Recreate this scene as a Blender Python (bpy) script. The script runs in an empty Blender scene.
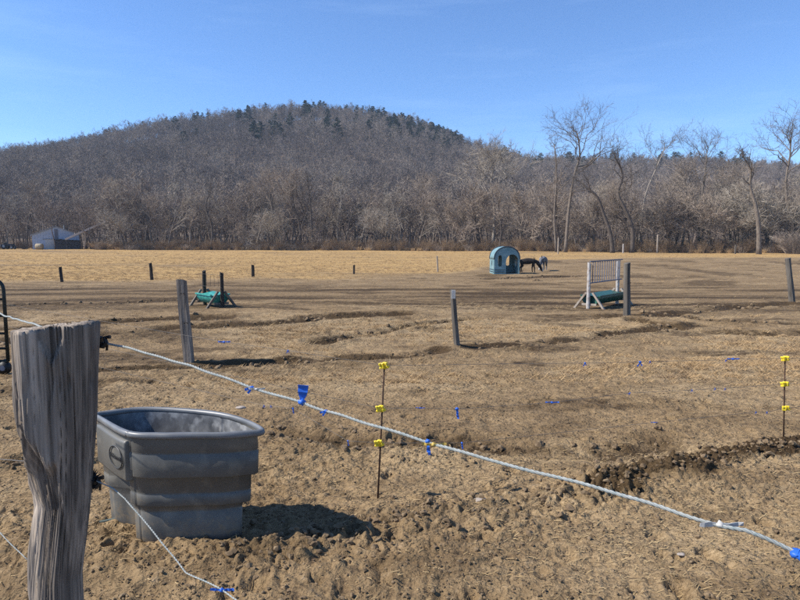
import bpy, bmesh, math, random
import numpy as np
from mathutils import Vector, Matrix

# ------------------------------------------------------------------ camera, sky, sun, exposure
scene = bpy.context.scene
COL = scene.collection
F_PX, HC, PITCH = 604.0, 1.7, math.atan(60 / 604.0)

cam_d = bpy.data.cameras.new('camera'); cam = bpy.data.objects.new('camera', cam_d); COL.objects.link(cam)
cam_d.sensor_width = 36; cam_d.lens = 36 * F_PX / 800.0
cam_d.clip_start = 0.05; cam_d.clip_end = 5000
cam.location = (0, 0, HC); cam.rotation_euler = (math.pi / 2 - PITCH, 0, 0)
scene.camera = cam

SUN_EL = math.radians(44)
SUN_FROM = Vector((-1.0, -0.09, 0)).normalized() * math.cos(SUN_EL) + Vector((0, 0, math.sin(SUN_EL)))
sun_d = bpy.data.lights.new('sun', 'SUN'); sun = bpy.data.objects.new('sun', sun_d); COL.objects.link(sun)
sun_d.energy = 5.0; sun_d.angle = math.radians(0.5); sun_d.color = (1.0, 0.95, 0.87)
sun.location = (-30, 0, 40)
sun.rotation_euler = SUN_FROM.to_track_quat('Z', 'Y').to_euler()

world = bpy.data.worlds.new('World'); scene.world = world; world.use_nodes = True
wn = world.node_tree.nodes; wl = world.node_tree.links
for n in list(wn): wn.remove(n)
w_out = wn.new('ShaderNodeOutputWorld'); w_bg = wn.new('ShaderNodeBackground')
sky = wn.new('ShaderNodeTexSky'); sky.sky_type = 'NISHITA'; sky.sun_disc = False
sky.sun_elevation = SUN_EL
sky.sun_rotation = math.atan2(SUN_FROM.x, SUN_FROM.y)
sky.altitude = 300; sky.air_density = 1.0; sky.dust_density = 0.0; sky.ozone_density = 10.0; sky.altitude = 900
# thin streaks of cirrus over the whole dome
w_tc = wn.new('ShaderNodeTexCoord'); w_map = wn.new('ShaderNodeMapping')
w_map.inputs['Scale'].default_value = (1.4, 1.4, 11.0); w_map.inputs['Rotation'].default_value = (0, math.radians(7), 0)
w_n = wn.new('ShaderNodeTexNoise'); w_n.inputs['Scale'].default_value = 1.6; w_n.inputs['Detail'].default_value = 6
w_n.inputs['Roughness'].default_value = 0.6
w_r = wn.new('ShaderNodeValToRGB'); w_r.color_ramp.elements[0].position = 0.5; w_r.color_ramp.elements[1].position = 0.85
w_r.color_ramp.elements[0].color = (0, 0, 0, 1); w_r.color_ramp.elements[1].color = (0.12, 0.12, 0.12, 1)
w_mix = wn.new('ShaderNodeMixRGB'); w_mix.inputs['Color2'].default_value = (6.0, 7.6, 9.6, 1)
wl.new(w_tc.outputs['Generated'], w_map.inputs['Vector']); wl.new(w_map.outputs['Vector'], w_n.inputs['Vector'])
wl.new(w_n.outputs['Fac'], w_r.inputs['Fac']); wl.new(w_r.outputs['Color'], w_mix.inputs['Fac'])
wl.new(sky.outputs['Color'], w_mix.inputs['Color1']); wl.new(w_mix.outputs['Color'], w_bg.inputs['Color'])
w_bg.inputs['Strength'].default_value = 0.135
wl.new(w_bg.outputs['Background'], w_out.inputs['Surface'])

vs = scene.view_settings
scene.display_settings.display_device = 'sRGB'
vs.view_transform = 'Standard'; vs.look = 'None'; vs.exposure = 0.6; vs.gamma = 1.0; vs.use_curve_mapping = False
scene.cycles.max_bounces = 6; scene.cycles.volume_bounces = 0
scene.cycles.use_denoising = False

# ------------------------------------------------------------------ helpers: noise, picking points, meshes
def _hash(ix, iy, seed):
    h = (ix.astype(np.int64) * 374761393 + iy.astype(np.int64) * 668265263 + seed * 1442695041) & 0xFFFFFFFF
    h = ((h ^ (h >> 13)) * 1274126177) & 0xFFFFFFFF
    return (h ^ (h >> 16)) & 0xFFFFFFFF

def perlin(x, y, seed=0):
    x = np.asarray(x, float); y = np.asarray(y, float)
    x0 = np.floor(x); y0 = np.floor(y); fx = x - x0; fy = y - y0
    def g(ix, iy, dx, dy):
        a = _hash(ix, iy, seed) * (2 * np.pi / 4294967296.0)
        return np.cos(a) * dx + np.sin(a) * dy
    u = fx * fx * fx * (fx * (fx * 6 - 15) + 10); v = fy * fy * fy * (fy * (fy * 6 - 15) + 10)
    a = g(x0, y0, fx, fy); b = g(x0 + 1, y0, fx - 1, fy)
    c = g(x0, y0 + 1, fx, fy - 1); d = g(x0 + 1, y0 + 1, fx - 1, fy - 1)
    return 1.5 * ((a + (b - a) * u) + ((c + (d - c) * u) - (a + (b - a) * u)) * v)

def fbm(x, y, seed=0, octv=4, gain=0.5):
    s = 0.0; a = 1.0
    for k in range(octv):
        s = s + a * perlin(x * 2 ** k + 13.7 * k, y * 2 ** k - 7.1 * k, seed + k); a *= gain
    return s

def sstep(a, b, x):
    t = np.clip((x - a) / (b - a), 0, 1); return t * t * (3 - 2 * t)

def base_h(x, y):                                    # broad lie of the land
    x = np.asarray(x, float); y = np.asarray(y, float)
    return -0.6 * sstep(9, 38, y) + 0.05 * perlin(x / 7, y / 5, 5) * sstep(5, 12, y) + 0.09 * perlin(x / 19 + 3, y / 13, 6) * sstep(8, 25, y)

def ray(px, py):
    dx = (px - 400) / F_PX; dz = (300 - py) / F_PX
    return dx, math.cos(PITCH) + dz * math.sin(PITCH), -math.sin(PITCH) + dz * math.cos(PITCH)

def gp(px, py):                                      # where on the ground a thing stands
    r = ray(px, py); z = 0.0
    for _ in range(40):
        t = (z - HC) / r[2]; z = 0.5 * z + 0.5 * float(base_h(r[0] * t, r[1] * t))
    return r[0] * t, r[1] * t

def at(px, py, Y):
    r = ray(px, py); t = Y / r[1]; return Vector((r[0] * t, Y, HC + r[2] * t))

def along(px, A, B):                                 # where the vertical plane over A-B stands for a bearing
    k = ray(px, 300)[0] / math.cos(PITCH)
    dx, dy = B[0] - A[0], B[1] - A[1]
    s = (k * A[1] - A[0]) / (dx - k * dy)
    return A[0] + dx * s, A[1] + dy * s

def setp(o, label=None, cat=None, group=None, kind=None):
    for k, v in (('label', label), ('category', cat), ('group', group), ('kind', kind)):
        if v: o[k] = v
    return o

def empty(name, loc, label, cat, group=None, rz=0.0):
    o = bpy.data.objects.new(name, None); COL.objects.link(o)
    o.location = loc; o.rotation_euler = (0, 0, rz); o.empty_display_size = 0.1
    return setp(o, label, cat, group)

class MB:
    def __init__(s): s.v = []; s.f = []
    def add(s, vs_, fs_):
        o = len(s.v); s.v.extend(vs_); s.f.extend([tuple(i + o for i in f) for f in fs_])
    def box(s, c, d, M=None):
        vs_ = []
        for k in range(8):
            p = Vector(((k & 1) - .5, ((k >> 1) & 1) - .5, ((k >> 2) & 1) - .5))
            p = Vector((p.x * d[0], p.y * d[1], p.z * d[2]))
            if M: p = M @ p
            vs_.append((p.x + c[0], p.y + c[1], p.z + c[2]))
        s.add(vs_, [(0, 2, 3, 1), (4, 5, 7, 6), (0, 1, 5, 4), (2, 6, 7, 3), (0, 4, 6, 2), (1, 3, 7, 5)])
    def beam(s, a, b, w, h=None, up=(0, 0, 1)):
        a = Vector(a); b = Vector(b); d = (b - a); L = d.length; d.normalize()
        u = d.cross(Vector(up));  u = u.normalized() if u.length > 1e-4 else Vector((1, 0, 0))
        v = d.cross(u); M = Matrix((u, v, d)).transposed()
        s.box((a + b) / 2, (w, h or w, L), M)
    def tube(s, pts, rad, sides=6, cap=True):
        n = len(pts); o = len(s.v); pu = None
        for i in range(n):
            p = pts[i]; a = pts[max(i - 1, 0)]; b = pts[min(i + 1, n - 1)]
            dx, dy, dz = b[0] - a[0], b[1] - a[1], b[2] - a[2]
            l = math.sqrt(dx * dx + dy * dy + dz * dz) or 1e-9
            dx /= l; dy /= l; dz /= l
            if pu is None:
                ref = (1, 0, 0) if abs(dz) > 0.9 else (0, 0, 1)
            else: ref = pu
            k = ref[0] * dx + ref[1] * dy + ref[2] * dz
            ux, uy, uz = ref[0] - k * dx, ref[1] - k * dy, ref[2] - k * dz
            l = math.sqrt(ux * ux + uy * uy + uz * uz) or 1e-9
            ux /= l; uy /= l; uz /= l; pu = (ux, uy, uz)
            vx, vy, vz = dy * uz - dz * uy, dz * ux - dx * uz, dx * uy - dy * ux
            r = rad[i] if hasattr(rad, '__len__') else rad
            for j in range(sides):
                c, q = CS[sides][j]; c *= r; q *= r
                s.v.append((p[0] + ux * c + vx * q, p[1] + uy * c + vy * q, p[2] + uz * c + vz * q))
        for i in range(n - 1):
            for j in range(sides):
                j2 = (j + 1) % sides; A = o + i * sides
                s.f.append((A + j, A + j2, A + sides + j2, A + sides + j))
        if cap:
            s.f.append(tuple(o + j for j in range(sides))[::-1]); s.f.append(tuple(o + (n - 1) * sides + j for j in range(sides)))
    def spike(s, a, b, r):                            # three-sided tapered twig
        dx, dy, dz = b[0] - a[0], b[1] - a[1], b[2] - a[2]
        l = math.sqrt(dx * dx + dy * dy + dz * dz) or 1e-9
        dx /= l; dy /= l; dz /= l
        if abs(dz) < 0.9: ux, uy, uz = dy, -dx, 0.0
        else: ux, uy, uz = 0.0, dz, -dy
        l = math.sqrt(ux * ux + uy * uy + uz * uz) or 1e-9; ux /= l; uy /= l; uz /= l
        vx, vy, vz = dy * uz - dz * uy, dz * ux - dx * uz, dx * uy - dy * ux
        o = len(s.v)
        for c, q in CS[3]:
            s.v.append((a[0] + r * (ux * c + vx * q), a[1] + r * (uy * c + vy * q), a[2] + r * (uz * c + vz * q)))
        s.v.append(tuple(b))
        s.f += [(o, o + 1, o + 3), (o + 1, o + 2, o + 3), (o + 2, o, o + 3)]
    def mesh(s, name, mat, smooth=False):
        me = bpy.data.meshes.new(name); me.from_pydata(s.v, [], s.f); me.materials.append(mat)
        if smooth: me.polygons.foreach_set('use_smooth', [True] * len(me.polygons))
        me.update(); return me
    def build(s, name, mat, parent=None, smooth=False, bevel=0, loc=None):
        me = s.mesh(name, mat, smooth)
        if bevel:
            bm = bmesh.new(); bm.from_mesh(me)
            bmesh.ops.bevel(bm, geom=[e for e in bm.edges], offset=bevel, segments=1, affect='EDGES'); bm.to_mesh(me); bm.free()
        return link(name, me, parent, loc)
CS = {k: [(math.cos(2 * math.pi * j / k), math.sin(2 * math.pi * j / k)) for j in range(k)] for k in range(3, 65)}

def link(name, me, parent=None, loc=None):
    o = bpy.data.objects.new(name, me); COL.objects.link(o)
    if parent is not None: o.parent = parent
    if loc is not None: o.location = loc
    return o

def copy_tree(root, loc, rz=0.0, sc=1.0):
    r = root.copy(); COL.objects.link(r); r.location = loc; r.rotation_euler = (0, 0, rz)
    r.scale = sc if hasattr(sc, '__len__') else (sc, sc, sc)
    for ch in root.children:
        c = ch.copy(); COL.objects.link(c); c.parent = r
        for g in ch.children:
            d = g.copy(); COL.objects.link(d); d.parent = c
    return r

# ------------------------------------------------------------------ materials
def new_mat(name):
    m = bpy.data.materials.new(name); m.use_nodes = True
    return m, m.node_tree.nodes, m.node_tree.links, m.node_tree.nodes['Principled BSDF']

TREEK = {'bark': (1.0, .93, .86), 'bark_dark': (1, .95, .9), 'bark_pale': (1.0, .95, .9), 'twig': (1.8, 1.78, 1.7), 'twig_dark': (1, 1, 1), 'twig_pale': (1.4, 1.38, 1.3), 'hill_tree': (1.36, 1.34, 1.28), 'hill_tree_pale': (1.3, 1.27, 1.2), 'hill_tree_dark': (1.15, 1.12, 1.08), 'blue_grey_siding': (1.5, 1.5, 1.5), 'yellow_plastic': (1, 1, 1), 'needles': (1, 1, 1), 'brush': (.95, .9, .8), 'hillsoil': (1, 1, 1), 'drygrass': (.95, .86, .72),
         'straw_litter': (.68, .62, .52), 'soil_clod': (.78, .73, .61), 'grey_tank_plastic': (.7, .67, .6), 'weathered_wood': (1.6, 1.5, 1.4), 'tank_inner_plastic': (.7, .7, .7), 'pale_blue_plastic': (.6, .6, .58), 'teal_plastic': (.8, .8, .8), 'pale_rope': (.5, .5, .5), 'blue_tape': (.75, .75, .75)}
def noise_mat(name, c1, c2, scale=5.0, stretch=(1, 1, 1), rough=0.8, bump=0.3, detail=6, dist=0.02, lo=0.3, hi=0.7, c3=None, spec=0.3, scale3=40.0):
    k = TREEK.get(name, (.62,) * 3)
    c1, c2 = [tuple(a * q for a, q in zip(c, k)) for c in (c1, c2)]; c3 = c3 and tuple(a * q for a, q in zip(c3, k))
    m, n, l, b = new_mat(name)
    tc = n.new('ShaderNodeTexCoord'); mp = n.new('ShaderNodeMapping'); mp.inputs['Scale'].default_value = stretch
    nz = n.new('ShaderNodeTexNoise'); nz.inputs['Scale'].default_value = scale; nz.inputs['Detail'].default_value = detail
    rp = n.new('ShaderNodeValToRGB'); rp.color_ramp.elements[0].position = lo; rp.color_ramp.elements[1].position = hi
    rp.color_ramp.elements[0].color = (*c1, 1); rp.color_ramp.elements[1].color = (*c2, 1)
    l.new(tc.outputs['Object'], mp.inputs['Vector']); l.new(mp.outputs['Vector'], nz.inputs['Vector']); l.new(nz.outputs['Fac'], rp.inputs['Fac'])
    out = rp.outputs['Color']
    if c3:
        n3 = n.new('ShaderNodeTexNoise'); n3.inputs['Scale'].default_value = scale3; n3.inputs['Detail'].default_value = 4
        l.new(mp.outputs['Vector'], n3.inputs['Vector'])
        r3 = n.new('ShaderNodeValToRGB'); r3.color_ramp.elements[0].position = 0.52; r3.color_ramp.elements[1].position = 0.68
        mx = n.new('ShaderNodeMixRGB'); mx.inputs['Color2'].default_value = (*c3, 1)
        l.new(n3.outputs['Fac'], r3.inputs['Fac']); l.new(r3.outputs['Color'], mx.inputs['Fac']); l.new(out, mx.inputs['Color1']); out = mx.outputs['Color']
    l.new(out, b.inputs['Base Color'])
    b.inputs['Roughness'].default_value = rough; b.inputs['Specular IOR Level'].default_value = spec
    if bump:
        bp = n.new('ShaderNodeBump'); bp.inputs['Strength'].default_value = bump; bp.inputs['Distance'].default_value = dist
        l.new(nz.outputs['Fac'], bp.inputs['Height']); l.new(bp.outputs['Normal'], b.inputs['Normal'])
    return m

M = {}
M['bark'] = noise_mat('bark', (0.075, 0.06, 0.05), (0.19, 0.165, 0.14), 3, (3, 3, 0.6), 0.9, 0.5, c3=(0.25, 0.23, 0.2), scale3=7)
M['bark_dark'] = noise_mat('bark_dark', (0.05, 0.042, 0.036), (0.13, 0.11, 0.095), 3, (3, 3, 0.6), 0.9, 0.5)
M['bark_pale'] = noise_mat('bark_pale', (0.17, 0.15, 0.13), (0.36, 0.33, 0.29), 3, (3, 3, 0.6), 0.9, 0.5)
M['twig'] = noise_mat('twig', (0.105, 0.082, 0.066), (0.19, 0.155, 0.125), 0.6, rough=0.9, bump=0)
M['twig_pale'] = noise_mat('twig_pale', (0.17, 0.145, 0.12), (0.27, 0.235, 0.2), 0.6, rough=0.9, bump=0)
M['twig_dark'] = noise_mat('twig_dark', (0.085, 0.072, 0.064), (0.16, 0.14, 0.125), 0.6, rough=0.9, bump=0)
M['hill_tree'] = noise_mat('hill_tree', (0.095, 0.075, 0.066), (0.2, 0.165, 0.145), 0.35, rough=0.95, bump=0)
M['hill_tree_pale'] = noise_mat('hill_tree_pale', (0.13, 0.105, 0.09), (0.25, 0.21, 0.18), 0.35, rough=0.95, bump=0)
M['hill_tree_dark'] = noise_mat('hill_tree_dark', (0.08, 0.065, 0.058), (0.17, 0.14, 0.122), 0.35, rough=0.95, bump=0)
M['needles'] = noise_mat('needles', (0.012, 0.026, 0.015), (0.034, 0.06, 0.03), 0.5, rough=0.8, bump=0)
M['brush'] = noise_mat('brush', (0.15, 0.105, 0.07), (0.29, 0.21, 0.14), 0.8, rough=0.95, bump=0)
M['drygrass'] = noise_mat('drygrass', (0.36, 0.26, 0.15), (0.56, 0.43, 0.27), 0.8, rough=0.9, bump=0)
M['hillsoil'] = noise_mat('hillsoil', (0.07, 0.055, 0.045), (0.16, 0.12, 0.09), 0.08, rough=1, bump=0)
M['wood_post'] = noise_mat('weathered_wood', (0.07, 0.062, 0.056), (0.25, 0.225, 0.2), 14, (1, 1, 0.09), 0.9, 0.9, detail=8, dist=0.012, c3=(0.085, 0.076, 0.07), scale3=22)
def add_fibre(m, sc=90, st=.03, amt=.38, bd=.003):
    n = m.node_tree.nodes; l = m.node_tree.links; b = n['Principled BSDF']; tc = n.new('ShaderNodeTexCoord'); mp = n.new('ShaderNodeMapping'); mp.inputs['Scale'].default_value = (1, 1, st)
    nz = n.new('ShaderNodeTexNoise'); nz.inputs['Scale'].default_value = sc; nz.inputs['Detail'].default_value = 5; l.new(tc.outputs['Object'], mp.inputs['Vector']); l.new(mp.outputs['Vector'], nz.inputs['Vector'])
    rp = n.new('ShaderNodeValToRGB'); rp.color_ramp.elements[0].position = .38; rp.color_ramp.elements[1].position = .6; rp.color_ramp.elements[0].color = (1 - amt,) * 3 + (1,); rp.color_ramp.elements[1].color = (1.15, 1.13, 1.1, 1)
    l.new(nz.outputs['Fac'], rp.inputs['Fac']); mx = n.new('ShaderNodeMixRGB'); mx.blend_type = 'MULTIPLY'; mx.inputs['Fac'].default_value = 1
    src = b.inputs['Base Color'].links[0].from_socket; l.new(src, mx.inputs['Color1']); l.new(rp.outputs['Color'], mx.inputs['Color2']); l.new(mx.outputs['Color'], b.inputs['Base Color'])
    bp = n.new('ShaderNodeBump'); bp.inputs['Strength'].default_value = 1; bp.inputs['Distance'].default_value = bd; l.new(nz.outputs['Fac'], bp.inputs['Height'])
    l.new(b.inputs['Normal'].links[0].from_socket, bp.inputs['Normal']); l.new(bp.outputs['Normal'], b.inputs['Normal'])
add_fibre(M['wood_post'])
M['wood_far'] = noise_mat('old_fence_wood', (0.1, 0.085, 0.07), (0.27, 0.235, 0.195), 10, (1, 1, 0.12), 0.9, 0.5)
M['wood_dark'] = noise_mat('dark_wood', (0.03, 0.024, 0.02), (0.085, 0.068, 0.055), 10, (1, 1, 0.15), 0.85, 0.4)
M['wood_pale'] = noise_mat('pale_wood', (0.42, 0.33, 0.25), (0.66, 0.57, 0.47), 9, (1, 1, 0.15), 0.8, 0.3, c3=(0.3, 0.22, 0.16), scale3=8)
M['white_post'] = noise_mat('peeling_white_paint', (0.55, 0.48, 0.42), (0.78, 0.75, 0.72), 6, rough=0.7, bump=0.2, c3=(0.36, 0.25, 0.18), scale3=8)
M['tank'] = noise_mat('grey_tank_plastic', (0.115, 0.118, 0.122), (0.16, 0.162, 0.162), 5, rough=0.46, bump=0.06, c3=(0.205, 0.2, 0.19), spec=0.4, scale3=9, dist=0.004)
def add_splash(m):
    n = m.node_tree.nodes; l = m.node_tree.links; b = n['Principled BSDF']; tc = n.new('ShaderNodeTexCoord'); sp = n.new('ShaderNodeSeparateXYZ'); l.new(tc.outputs['Object'], sp.inputs[0])
    nz = n.new('ShaderNodeTexNoise'); nz.inputs['Scale'].default_value = 26; nz.inputs['Detail'].default_value = 7; nz.inputs['Roughness'].default_value = .7; l.new(tc.outputs['Object'], nz.inputs['Vector'])
    md = n.new('ShaderNodeMath'); md.operation = 'MULTIPLY_ADD'; md.inputs[1].default_value = -.42; l.new(sp.outputs['Z'], md.inputs[0]); l.new(nz.outputs['Fac'], md.inputs[2])
    rp = n.new('ShaderNodeValToRGB'); rp.color_ramp.elements[0].position = .44; rp.color_ramp.elements[1].position = .62; rp.color_ramp.elements[1].color = (.75, .75, .75, 1); l.new(md.outputs[0], rp.inputs['Fac'])
    mx = n.new('ShaderNodeMixRGB'); mx.inputs['Color2'].default_value = (.19, .145, .095, 1); l.new(rp.outputs['Color'], mx.inputs['Fac']); l.new(b.inputs['Base Color'].links[0].from_socket, mx.inputs['Color1']); l.new(mx.outputs['Color'], b.inputs['Base Color'])
add_splash(M['tank'])
M['tank_in'] = noise_mat('tank_inner_plastic', (0.1, 0.103, 0.108), (0.3, 0.3, 0.3), 11, (1, 1, 0.8), 0.5, 0.1, c3=(0.42, 0.42, 0.41), scale3=16)
M['tank_rim'] = noise_mat('worn_grey_rim', (0.16, 0.165, 0.17), (0.26, 0.265, 0.27), 9, rough=0.4, bump=0.06, spec=0.5, dist=0.004)
M['tank_mark'] = noise_mat('moulded_mark', (0.055, 0.057, 0.06), (0.08, 0.082, 0.085), 9, rough=0.5, bump=0)
M['black'] = noise_mat('black_plastic', (0.012, 0.012, 0.013), (0.03, 0.03, 0.032), 20, rough=0.5, bump=0.1)
M['gate'] = noise_mat('dark_gate_paint', (0.012, 0.018, 0.017), (0.035, 0.045, 0.042), 12, rough=0.45, bump=0.1)
M['rope'] = noise_mat('pale_rope', (0.47, 0.5, 0.47), (0.68, 0.7, 0.66), 60, (1, 1, 1), 0.7, 0.5, c3=(0.4, 0.5, 0.5), scale3=200, dist=0.002)
M['wire'] = noise_mat('dull_wire', (0.16, 0.14, 0.12), (0.24, 0.22, 0.2), 30, rough=0.6, bump=0)
M['blue'] = noise_mat('blue_tape', (0.02, 0.1, 0.5), (0.04, 0.2, 0.78), 30, rough=0.45, bump=0.3, dist=0.004)
M['white_tape'] = noise_mat('white_tape', (0.62, 0.58, 0.52), (0.8, 0.78, 0.74), 40, rough=0.6, bump=0.4, dist=0.004)
M['yellow'] = noise_mat('yellow_plastic', (0.62, 0.44, 0.02), (0.8, 0.62, 0.04), 30, rough=0.4, bump=0.1)
M['orange'] = noise_mat('faded_yellow_tape', (0.7, 0.45, 0.06), (0.8, 0.6, 0.2), 30, rough=0.6, bump=0.2)
M['rust'] = noise_mat('rusty_rod', (0.06, 0.035, 0.024), (0.16, 0.085, 0.05), 40, rough=0.85, bump=0.3)
M['shelter'] = noise_mat('pale_blue_plastic', (0.2, 0.37, 0.42), (0.3, 0.48, 0.53), 3, rough=0.5, bump=0.05, c3=(0.4, 0.56, 0.58), scale3=5)
M['shelter_dark'] = noise_mat('dark_blue_trim', (0.02, 0.035, 0.06), (0.05, 0.075, 0.11), 6, rough=0.5, bump=0.05)
M['teal'] = noise_mat('teal_plastic', (0.03, 0.24, 0.2), (0.09, 0.46, 0.4), 14, rough=0.45, bump=0.15)
M['dark_green'] = noise_mat('dark_green_plastic', (0.012, 0.07, 0.05), (0.04, 0.16, 0.115), 14, rough=0.4, bump=0.15)
M['rack'] = noise_mat('grey_blue_rails', (0.13, 0.14, 0.19), (0.25, 0.26, 0.32), 14, rough=0.6, bump=0.1)
M['rack_dark'] = noise_mat('thin_dark_wire', (0.05, 0.045, 0.045), (0.12, 0.1, 0.09), 14, rough=0.7, bump=0)
M['fur_dark'] = noise_mat('dark_brown_coat', (0.012, 0.009, 0.008), (0.04, 0.028, 0.022), 9, rough=0.7, bump=0.2)
M['fur_grey'] = noise_mat('grey_white_coat', (0.02, 0.02, 0.022), (0.42, 0.42, 0.44), 2.6, rough=0.8, bump=0.2)
M['siding'] = noise_mat('blue_grey_siding', (0.2, 0.235, 0.3), (0.27, 0.31, 0.38), 0.8, (1, 1, 6), 0.6, 0.1)
M['roof'] = noise_mat('grey_metal_roof', (0.3, 0.32, 0.36), (0.42, 0.44, 0.48), 0.6, (4, 1, 1), 0.5, 0.1)
M['shed_dark'] = noise_mat('dark_shed', (0.02, 0.024, 0.035), (0.05, 0.055, 0.075), 0.8, (1, 1, 4), 0.7, 0.1)
M['white_paint'] = noise_mat('white_paint', (0.6, 0.62, 0.64), (0.76, 0.77, 0.78), 2, rough=0.4, bump=0.02)
M['hay'] = noise_mat('pale_hay', (0.45, 0.34, 0.2), (0.68, 0.55, 0.36), 5, rough=0.95, bump=0.6)
M['straw'] = noise_mat('straw_litter', (0.33, 0.24, 0.13), (0.6, 0.48, 0.3), 1.3, rough=0.9, bump=0)
M['clod'] = noise_mat('soil_clod', (0.1, 0.072, 0.048), (0.24, 0.175, 0.12), 6, rough=0.95, bump=0.7, c3=(0.3, 0.23, 0.16), scale3=25)
M['stone'] = noise_mat('pale_stone', (0.4, 0.33, 0.27), (0.58, 0.5, 0.43), 12, rough=0.9, bump=0.4)
M['hose'] = noise_mat('grey_green_hose', (0.09, 0.12, 0.1), (0.17, 0.2, 0.17), 10, rough=0.5, bump=0.1)
mg, gn_, gl_, gb_ = new_mat('window_glass'); gb_.inputs['Base Color'].default_value = (0.02, 0.025, 0.03, 1); gb_.inputs['Roughness'].default_value = 0.08; M['glass'] = mg
mw, gn_, gl_, gb_ = new_mat('trough_water'); gb_.inputs['Base Color'].default_value = (0.015, 0.02, 0.02, 1); gb_.inputs['Roughness'].default_value = 0.05; M['water'] = mw

def ground_mat():
    m, n, l, b = new_mat('paddock_soil')
    tc = n.new('ShaderNodeTexCoord')
    def nz(scale, detail=6, stretch=None, rough=0.55):
        t = n.new('ShaderNodeTexNoise'); t.inputs['Scale'].default_value = scale; t.inputs['Detail'].default_value = detail; t.inputs['Roughness'].default_value = rough
        if stretch:
            mp = n.new('ShaderNodeMapping'); mp.inputs['Scale'].default_value = stretch
            l.new(tc.outputs['Object'], mp.inputs['Vector']); l.new(mp.outputs['Vector'], t.inputs['Vector'])
        else: l.new(tc.outputs['Object'], t.inputs['Vector'])
        return t.outputs['Fac']
    def ramp(src, p0, c0, p1, c1):
        r = n.new('ShaderNodeValToRGB'); r.color_ramp.elements[0].position = p0; r.color_ramp.elements[1].position = p1
        r.color_ramp.elements[0].color = (*c0, 1); r.color_ramp.elements[1].color = (*c1, 1); l.new(src, r.inputs['Fac']); return r.outputs['Color']
    def mix(f, a, c, typ='MIX'):
        x = n.new('ShaderNodeMixRGB'); x.blend_type = typ
        for s_, i in ((f, 0), (a, 1), (c, 2)):
            if hasattr(s_, 'links') or hasattr(s_, 'is_linked'): l.new(s_, x.inputs[i])
            elif isinstance(s_, (int, float)): x.inputs[i].default_value = s_
            else: x.inputs[i].default_value = (*s_, 1)
        return x.outputs[0]
    def attr(nm):
        a = n.new('ShaderNodeAttribute'); a.attribute_name = nm; return a.outputs['Fac']
    fine = nz(38, 8); mid = nz(6.5, 8); big = nz(0.8, 5); streak = nz(2.2, 8, (0.35, 1.0, 1.0)); fib = nz(30, 6, (0.5, 1.6, 1))
    soil = mix(ramp(mid, .35, (0,)*3, .68, (1,)*3), (0.200, 0.132, 0.068), (0.314, 0.214, 0.114))
    soil = mix(ramp(fine, .42, (0,)*3, .66, (.75,)*3), soil, (0.272, 0.189, 0.099))
    soil = mix(ramp(fine, .2, (.8,)*3, .38, (0,)*3), soil, (0.075, 0.049, 0.026))
    fleck = nz(13, 7, None, .7); soil = mix(ramp(fleck, .34, (.8,)*3, .46, (0,)*3), soil, (0.084, 0.058, 0.037)); soil = mix(ramp(fleck, .58, (0,)*3, .72, (.7,)*3), soil, (0.408, 0.307, 0.200))  # dark flecks paint clod shade too fine for the mesh to cast
    straw = mix(ramp(fib, .3, (0,)*3, .65, (1,)*3), (0.330, 0.209, 0.084), (0.582, 0.391, 0.160))
    straw = mix(ramp(streak, .42, (0,)*3, .62, (.7,)*3), straw, (0.326, 0.186, 0.066))
    clump = nz(2.6, 5, (.6, 1.0, 1), .7); lump = nz(.55, 6, (.45, 1.0, 1), .7)
    soil = mix(ramp(clump, .45, (0,)*3, .62, (.5,)*3), soil, (0.084, 0.053, 0.027)); soil = mix(ramp(lump, .5, (0,)*3, .68, (.45,)*3), soil, (0.088, 0.056, 0.029))
    straw = mix(ramp(clump, .45, (0,)*3, .65, (.45,)*3), straw, (0.233, 0.144, 0.064)); straw = mix(ramp(lump, .5, (0,)*3, .66, (.6,)*3), straw, (0.252, 0.153, 0.068))
    greyer = mix(ramp(fib, .3, (0,)*3, .65, (1,)*3), (0.25, 0.176, 0.096), (0.42, 0.302, 0.17)); greyer = mix(ramp(clump, .42, (0,)*3, .6, (.6,)*3), greyer, (0.18, 0.122, 0.066))
    straw = mix(attr('field'), greyer, straw)
    # straw cover breaks up at its edges
    ad = n.new('ShaderNodeMath'); ad.operation = 'ADD'; l.new(attr('straw'), ad.inputs[0])
    sc_ = n.new('ShaderNodeMath'); sc_.operation = 'MULTIPLY_ADD'; l.new(streak, sc_.inputs[0]); sc_.inputs[1].default_value = 0.9; sc_.inputs[2].default_value = -0.45
    l.new(sc_.outputs[0], ad.inputs[1])
    fa = n.new('ShaderNodeMath'); fa.operation = 'MULTIPLY_ADD'; l.new(fib, fa.inputs[0]); fa.inputs[1].default_value = 0.8; l.new(ad.outputs[0], fa.inputs[2])
    sm = ramp(fa.outputs[0], .6, (0,)*3, 1.25, (1,)*3)
    colr = mix(sm, soil, straw)
    mud_shade = mix(ramp(fine, .35, (0,)*3, .7, (1,)*3), (0.034, 0.021, 0.010), (0.079, 0.049, 0.024))
    mm = n.new('ShaderNodeMath'); mm.operation = 'MULTIPLY_ADD'; l.new(mid, mm.inputs[0]); mm.inputs[1].default_value = 0.9; l.new(attr('mud_shade'), mm.inputs[2])
    colr = mix(ramp(mm.outputs[0], .7, (0,)*3, 1.2, (1,)*3), colr, mud_shade)
    colr = mix(ramp(big, .35, (.0,)*3, .7, (.22,)*3), colr, (0.200, 0.135, 0.066))
    l.new(colr, b.inputs['Base Color']); b.inputs['Roughness'].default_value = 0.95; b.inputs['Specular IOR Level'].default_value = 0.15
    b1 = n.new('ShaderNodeBump'); b1.inputs['Strength'].default_value = 1.0; b1.inputs['Distance'].default_value = 0.07
    b2 = n.new('ShaderNodeBump'); b2.inputs['Strength'].default_value = 0.9; b2.inputs['Distance'].default_value = 0.03
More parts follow.
